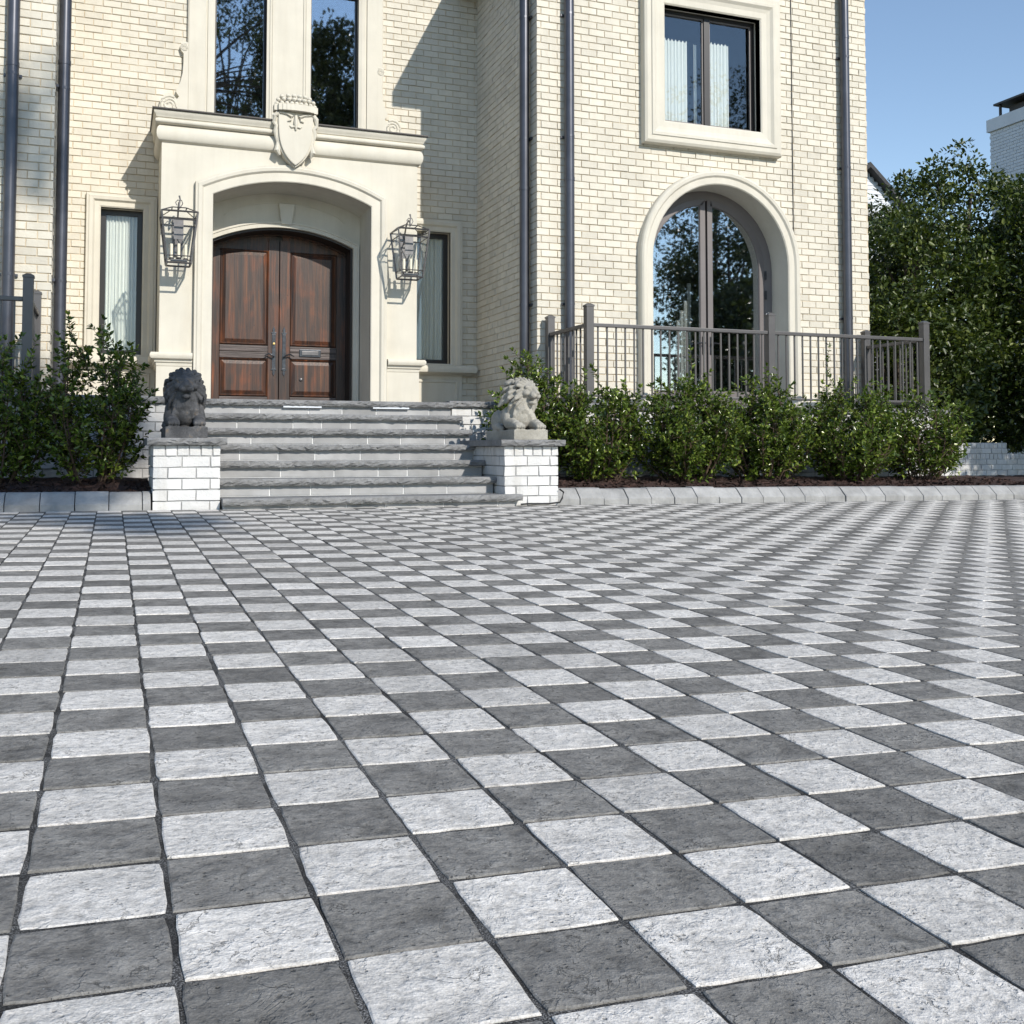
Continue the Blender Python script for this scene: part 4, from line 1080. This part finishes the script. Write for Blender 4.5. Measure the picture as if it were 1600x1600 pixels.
    for i in range(13):                                   # chest locks
        x = -0.10+0.2*i/12; z = 0.36-0.06*abs(x)/0.1+random.uniform(-0.02, 0.02)
        cap([(x*0.8, -0.235+abs(x)*0.35, z), (x, -0.25+abs(x)*0.35, z-0.07), (x*1.05+random.uniform(-0.01, 0.01), -0.225+abs(x)*0.3, z-0.14)], [0.019, 0.021, 0.010])
    cap([(0.05, 0.40, 0.14), (0.17, 0.37, 0.12), (0.175, 0.22, 0.115), (0.165, 0.12, 0.13)], [0.02, 0.02, 0.018, 0.026])
    me = npmesh('lion_raw', np.concatenate(VV), np.concatenate(FF), LION_PALE)
    tmp = bpy.data.objects.new('lion_raw', me); COL.objects.link(tmp)
    r = tmp.modifiers.new('r', 'REMESH'); r.mode = 'VOXEL'; r.voxel_size = 0.0055; r.use_smooth_shade = True
    s = tmp.modifiers.new('s', 'SMOOTH'); s.factor = 0.5; s.iterations = 1
    dg = bpy.context.evaluated_depsgraph_get(); ev = tmp.evaluated_get(dg)
    out = bpy.data.meshes.new_from_object(ev); bpy.data.objects.remove(tmp); out.name = 'lion_statue'
    out.polygons.foreach_set('use_smooth', [True]*len(out.polygons)); out.materials.clear(); return out
lm_ = make_lion_mesh()
lm2 = make_lion_mesh(0.42, 0.06); lm_.materials.append(LION_DARK); lm2.materials.append(LION_PALE)
zc = 0.675+0.062
o = newobj('lion_statue', lm_); o.location = (0.725, 8.03, zc+0.002); o.scale = (1.0, 1.0, 1.02)
tag(o, 'dark stone lion lying on the left brick pedestal', 'statue', 'lion statues beside the steps')
o = newobj('lion_statue', lm2); o.location = (3.99, 8.03, zc-0.003); o.scale = (1.0, 1.0, 1.02)
tag(o, 'pale stone lion lying on the right brick pedestal', 'statue', 'lion statues beside the steps')
# cable at the foot of the right pedestal
cb = MB().tube([(4.29, 7.60, gz(4.29, 7.6)+0.16), (4.33, 7.59, gz(4.3, 7.6)+0.13), (4.31, 7.58, gz(4.3, 7.6)+0.07), (4.28, 7.57, gz(4.3, 7.6)+0.03), (4.15, 7.56, gz(4.1, 7.6)+0.018), (3.95, 7.57, gz(4, 7.6)+0.02), (3.87, 7.58, gz(3.9, 7.6)+0.014)], 0.009, 6).build('cable', CABLE, smooth=True)
tag(cb, 'thin black cable along the foot of the pale lion pedestal', 'cable')

# ------------------------------------------------------------------ plants
def leaves_mesh(name, P, D, Nn, L, W, mat):
    """folded leaves: base P, direction D, blade normal Nn"""
    Sd = np.cross(D, Nn); Sd /= np.maximum(np.linalg.norm(Sd, axis=1), 1e-6)[:, None]; N2 = np.cross(Sd, D)
    L = L[:, None]; W = W[:, None]
    a = P; tip = P+D*L-N2*L*0.10; m1 = P+D*L*0.35; m2 = P+D*L*0.72-N2*L*0.03
    V = np.stack([a, m1+Sd*W+N2*W*0.35, m2+Sd*W*0.72+N2*W*0.25, tip, m2-Sd*W*0.72+N2*W*0.25, m1-Sd*W+N2*W*0.35], 1).reshape(-1, 3)
    i = np.arange(len(P))[:, None]*6
    F = np.concatenate([i+np.array([[0, 1, 2, 3]]), i+np.array([[0, 3, 4, 5]])], 0)
    return npmesh(name, V, F, mat)
def unit(a): return a/np.maximum(np.linalg.norm(a, axis=1), 1e-6)[:, None]
def make_shrub(label, x, y, h, r, seed, dens=1.0, spikes=(), lean=(0, 0), leaf=0.058, skirt=0.0, thin=1.0):
    g = np.random.default_rng(seed); z0 = gz(x, 8)+0.18
    T = thing('shrub', label, 'shrub', (x, y, z0), 'evergreen shrubs in the beds')
    stems = MB(); LP, LD = [], []
    def twig(p, d, ln, k, rad):
        """grow a twig with leaves; p, d are vectors"""
        pts = [p.copy()]; q = p.copy(); d = d/np.linalg.norm(d); n = max(3, int(ln/0.05))
        for i in range(n):
            d = d+g.normal(0, 0.10, 3)+np.array([0, 0, 0.05]); d /= np.linalg.norm(d); q = q+d*(ln/n); pts.append(q.copy())
            if i >= n*k:
                for _ in range(max(1, int(round(3.6*dens)))):
                    a = g.normal(0, 1, 3); a -= d*(a@d); a /= max(1e-6, np.linalg.norm(a))
                    LP.append(q-d*(ln/n)*g.random()); LD.append(d*g.uniform(0.35, 0.9)+a)
        for _ in range(4):
            a = g.normal(0, 1, 3); LP.append(q); LD.append(d*1.1+a*0.45)
        stems.tube([tuple(t+np.array([x, y, z0])) for t in pts], [rad*(1-0.75*i/n) for i in range(n+1)], 5, False)
        return pts
    nst = int(17*max(1, r/0.4))
    for i in range(nst):
        az = 2*PI*i/nst+g.normal(0, 0.3); ro = r*math.sqrt(g.uniform(0.02, 1.0))
        hh = h*(1-0.55*(ro/r)**2)*g.uniform(0.78, 1.0)
        tip = np.array([ro*math.cos(az)+lean[0], ro*math.sin(az)*0.8+lean[1], hh]); p = np.array([0.12*math.cos(az)*r/0.4, 0.10*math.sin(az), -0.05])
        mid = (p+tip)/2+np.array([math.cos(az), math.sin(az), 0])*r*0.18
        cur = [(1-t)**2*p+2*t*(1-t)*mid+t*t*tip for t in np.linspace(0, 1, 9)]
        stems.tube([tuple(t+np.array([x, y, z0])) for t in cur], [0.012*(1-0.7*k/8) for k in range(9)], 5, False)
        for k in range(1, 9):
            b = cur[k]; dd = cur[k]-cur[k-1]; dd = dd/np.linalg.norm(dd)
            for _ in range(3 if k > 1 else 2):
                a = g.normal(0, 1, 3); a[2] = abs(a[2])*0.35; dirn = dd*0.55+a*0.8
                twig(b, dirn, g.uniform(0.12, 0.26)*(0.8+0.4*r/0.4), 0.15*thin, 0.004)
        twig(cur[-1], dd+np.array([0, 0, 0.3]), g.uniform(0.10, 0.22), 0.0, 0.004)
    for sx, sy, sh in spikes:                             # long upright shoots
        twig(np.array([sx, sy, h*0.70]), np.array([0.03, 0, 1.0]), sh-h*0.70, 0.0, 0.006)
    P = np.array(LP)+0.0; D = unit(np.array(LD)); keep = P[:, 2] > -0.02; P, D = P[keep], D[keep]
    N = len(P); Nn = unit(g.normal(0, 0.55, (N, 3))+np.array([0.1, -0.25, 0.9]))
    L = leaf*g.uniform(0.65, 1.2, N); W = L*g.uniform(0.20, 0.27, N)
    me = leaves_mesh('foliage', P, D, Nn, L, W, LEAF_SHRUB); newobj('foliage', me, T)
    stems.build('stems', STEM, T)
    return T
make_shrub('large dark shrub between the left pedestal and the narrow window', -0.06, 8.75, 1.46, 0.47, 11, 1.25, ((-0.05, 0, 1.66), (0.20, 0, 1.62), (-0.24, 0, 1.58)))
make_shrub('dark shrub at the left edge in front of the railing post', -0.90, 8.80, 1.24, 0.44, 12, 1.2, ((0.2, 0, 1.42),))
make_shrub('bushy shrub rising directly behind the pale stone lion', 4.62, 9.10, 1.34, 0.48, 13, 1.0, ((-0.22, 0, 1.48), (0.12, 0, 1.46)))
make_shrub('shrub in front of the corner post of the railing', 5.30, 8.85, 1.16, 0.55, 14, 1.1, ((0.15, 0, 1.38), (0.40, 0, 1.16), (-0.25, 0, 1.28)))
make_shrub('broad shrub with one tall shoot before the arched glass door', 6.42, 8.78, 1.12, 0.64, 15, 1.1, ((0.02, 0, 1.64), (0.25, 0, 1.24)))
make_shrub('shrub before the middle railing post', 7.55, 8.86, 1.14, 0.60, 16, 1.05, ((0.10, 0, 1.42), (-0.2, 0, 1.26)))
make_shrub('shrub with a thin tall shoot below the right hand downpipe', 8.76, 8.80, 1.12, 0.64, 17, 1.05, ((-0.12, 0, 1.76), (0.2, 0, 1.26)))
make_shrub('loose shrub at the right end of the bed showing white brick through it', 9.92, 8.85, 1.12, 0.58, 18, 0.75, ((0.2, 0, 1.24), (-0.1, 0, 1.26)), leaf=0.062, thin=2.0)

def make_tree(name, label, x, y, h, r, zc0, seed, nclump=260, per=55, leaf=0.11, mat=LEAF_TREE, group=None, cat='tree', clump=0.34, trunk_r=0.16, nl=16, squash=1.0, fill=0.55, centers=None):
    g = np.random.default_rng(seed); z0 = gz(x, y)-0.1 if y < 14 else -0.1
    T = thing(name, label, cat, (x, y, z0), group)
    m = MB(); top = h*0.86
    tr = [(x+g.normal(0, 0.06)*i/4, y+g.normal(0, 0.06)*i/4, z0+top*i/6) for i in range(7)]
    m.tube(tr, [trunk_r*(1-0.8*i/6) for i in range(7)], 9)
    zc_, hz = (zc0+h)/2, (h-zc0)/2
    C = []
    lob = [(g.uniform(0, 2*PI), g.uniform(-0.7, 0.9), g.uniform(0.7, 1.15)) for _ in range(14)]
    if centers is not None:
        for cx, cy, cz, rx, rz, n in centers:
            for _ in range(n):
                d = g.normal(0, 1, 3); d = d/np.linalg.norm(d)*g.random()**0.4; C.append(np.array([cx-x+d[0]*rx, cy-y+d[1]*rx, cz-z0+d[2]*rz]))
        nclump = len(C)
    while len(C) < nclump:
        d = g.normal(0, 1, 3); d /= np.linalg.norm(d)
        rr = g.uniform(fill, 1.0)**0.6
        k = 1.0
        for a, e, w_ in lob:
            v = np.array([math.cos(a)*math.cos(e), math.sin(a)*math.cos(e), math.sin(e)]); c = d@v
            if c > 0.8: k *= 1+(w_-0.95)*(c-0.8)*4
        C.append(np.array([d[0]*r*rr*k, d[1]*r*rr*k*squash, zc_-z0*0+d[2]*hz*rr*k]))
    C = np.array(C)
    for i in range(nl):
        c = C[g.integers(len(C))]; s0 = g.uniform(0.3, 0.8); b = np.array([0, 0, min(c[2]*s0, top*0.95)]) if centers is None else np.array([0, 0, top*0.99])
        mid = (b+c)/2+np.array([0, 0, 0.15*r]); w0 = np.array([x, y, z0])
        m.tube([tuple(b+w0), tuple(mid+w0), tuple(c+w0)], [trunk_r*0.35, trunk_r*0.2, trunk_r*0.06], 6)
    m.build('trunk', BARK, T, smooth=True)
    N = nclump*per; ci = np.repeat(np.arange(nclump), per); off = g.normal(0, 1, (N, 3)); off = off/np.linalg.norm(off, axis=1)[:, None]*(g.random(N)**0.5)[:, None]
    sz = g.uniform(0.6, 1.3, nclump)[ci][:, None]*clump
    P = C[ci]+off*sz*np.array([1.2, 1.2, 0.75])
    D = unit(off+g.normal(0, 0.5, (N, 3))+np.array([0, 0, 0.15])); Nn = unit(g.normal(0, 0.6, (N, 3))+np.array([0, -0.1, 0.8]))
    L = leaf*g.uniform(0.6, 1.25, N); W = L*g.uniform(0.22, 0.32, N)
    newobj('crown', leaves_mesh('crown', P, D, Nn, L, W, mat), T)
    return T
G1 = 'evergreen trees beyond the low wall'
make_tree('evergreen_tree', 'dark evergreen tree against the right corner of the house', 16.3, 16.4, 5.9, 2.1, 0.5, 31, 420, 60, 0.12, group=G1)
make_tree('evergreen_tree', 'tallest dark evergreen tree below the chimney', 19.2, 17.6, 8.0, 2.4, 0.6, 32, 480, 60, 0.12, group=G1)
make_tree('evergreen_tree', 'evergreen tree with sunlit leaves at the right edge of the picture', 19.6, 15.4, 6.9, 2.0, 0.5, 33, 420, 60, 0.12, group=G1)
make_tree('evergreen_tree', 'low dark evergreen tree at the end of the terrace behind the corner railing post', 14.6, 14.8, 4.0, 1.6, 0.1, 34, 320, 60, 0.11, group=G1)
make_tree('evergreen_tree', 'dark evergreen tree hidden deep behind the others near the low wall', 22.5, 18.6, 6.0, 2.6, 0.2, 35, 360, 60, 0.12, group=G1)
make_tree('background_tree', 'small grey green treetop beside the gable of the white house', 27.5, 31.5, 10.2, 2.6, 4.5, 36, 220, 50, 0.16, LEAF_FAR)
# trees on the other side of the drive: they reflect in the windows and throw soft shade on the left bed
G2 = 'trees across the drive seen in the window reflections'
make_tree('tall_tree', 'flat topped tree across the drive shading the left bed', 2.2, -12.0, 17.0, 1.5, 13.4, 41, 0, 60, 0.17, LEAF_FAR, G2, clump=0.42,
          centers=((6.25, -12, 14.6, 1.15, 0.6, 75), (5.9, -12, 16.0, 0.8, 0.7, 32), (6.2, -12.2, 12.15, 0.9, 0.12, 12), (6.75, -12, 19.3, 0.4, 0.6, 9), (6.0, -12, 13.2, 0.45, 0.15, 12), (2.4, -12, 16.5, 1.3, 1.4, 50)), trunk_r=0.22)
for i, (x, y, h, r, zc0, lab) in enumerate(((7.3, -45, 35, 5.0, 21.0, 'tall tree across the drive facing the left pane above the portico'), (19.2, -70, 43, 3.3, 28.0, 'very tall narrow tree far across the drive facing the portico'), (27.5, -72, 40, 7.5, 26.0, 'tall high crowned tree far across the drive facing the near wing'),
        (29.5, -14, 9.5, 3.6, 2.0, 'bushy tree nearest the drive entrance facing the arched door'), (36.0, -32, 17, 5.5, 4.0, 'broad tree across the drive facing the arched door'),
        (43.0, -45, 30, 6.5, 12.0, 'tallest tree across the drive facing the upper wing window'), (33.0, -26, 11, 4.0, 2.0, 'round tree across the drive beside the bushy one'), (45, -26, 16, 5.0, 4.0, 'outer tree across the drive at the far side'))):
    make_tree('tall_tree', lab, x, y, h, r, zc0, 50+i, 260, 50 if y > -40 else 26, 0.30 if y > -60 else 0.50, LEAF_FAR, G2, clump=0.75 if y > -60 else 1.3, fill=0.3, trunk_r=0.3)
for i, (x, y, h, r, lab) in enumerate(((18.9, 6.2, 7.6, 2.4, 'evergreen beside the drive nearer the low garden wall'), (23.0, 8.6, 9.0, 2.8, 'evergreen beside the drive farther from the low garden wall'))):
    make_tree('side_tree', lab, x, y, h, r, 1.6, 70+i, 320, 50, 0.16, LEAF_TREE, 'evergreens beside the drive', clump=0.45)

# ------------------------------------------------------------------ neighbouring house
nb = thing('neighbour_house', 'white neighbouring house with a dark roof and tall brick chimney behind the trees', 'house', (30, 34, 0))
GX, GY_, GZ = 27.9, 32.0, 11.9
m = MB().prism([(25.0, 0), (30.8, 0), (30.8, 9.2), (GX, 11.7), (25.0, 9.2)], XZ(GY_), -9.0, 0.0); wall = m.build('wall', SIDING, nb)
for i in range(46):
    z = 4.0+i*0.17; hw = min(2.9, max(0, (11.66-z)/2.5*2.9))
    if hw > 0.1: MB().hexa([(GX-hw, GY_-0.03, z), (GX+hw, GY_-0.03, z), (GX+hw, GY_-0.001, z), (GX-hw, GY_-0.001, z), (GX-hw, GY_-0.008, z+0.165), (GX+hw, GY_-0.008, z+0.165), (GX+hw, GY_-0.001, z+0.165), (GX-hw, GY_-0.001, z+0.165)]).build('siding_board', SIDING, wall)
m = MB()
for s in (-1, 1):
    m.hexa([(GX, GY_-0.35, 11.78), (GX+s*3.4, GY_-0.35, 8.85), (GX+s*3.4, GY_+9, 8.85), (GX, GY_+9, 11.78), (GX, GY_-0.35, 11.98), (GX+s*3.4, GY_-0.35, 9.05), (GX+s*3.4, GY_+9, 9.05), (GX, GY_+9, 11.98)])
m.build('roof', ROOFM, nb)
CHX, CY0, CY1 = 25.3, 20.6, 23.0                         # chimney: visible side faces left
MB().box(CHX+0.02, CHX+1.6, CY0+0.02, CY1-0.02, 0, 10.82).build('chimney', SIDING, nb)
chim = nb.children[-1]
bl = MB(); n = 0
for b in lay(CY0, CY1, 7.2, 7.2+36*0.1, None, 0.1, 0.25):
    if n < 300: brick_object(chim, 'left', CHX+0.02, b, SIDING, 0.02, 1); n += 1
    else: brick_stuff(bl, 'left', CHX+0.02, b, 0.02, 1)
for b in lay(CHX, CHX+1.6, 7.2, 7.2+36*0.1, None, 0.1, 0.25): brick_stuff(bl, 'front', CY0+0.02, b, 0.02, 1)
bl.build('brick_field', SIDING, chim, 'stuff')
MB().box(CHX-0.06, CHX+1.66, CY0-0.06, CY1+0.06, 10.42, 10.80).build('chimney_collar', SIDING, chim)
m = MB().box(CHX+0.02, CHX+1.58, CY0+0.1, CY1-0.15, 11.20, 11.26); 
for a in (CHX+0.1, CHX+1.45):
    for b in (CY0+0.2, CY1-0.35): m.box(a, a+0.06, b, b+0.06, 10.82, 11.2)
m.box(CHX+0.35, CHX+1.2, CY1-1.3, CY1-0.45, 10.82, 11.13); m.build('chimney_cap', FLASH, chim)
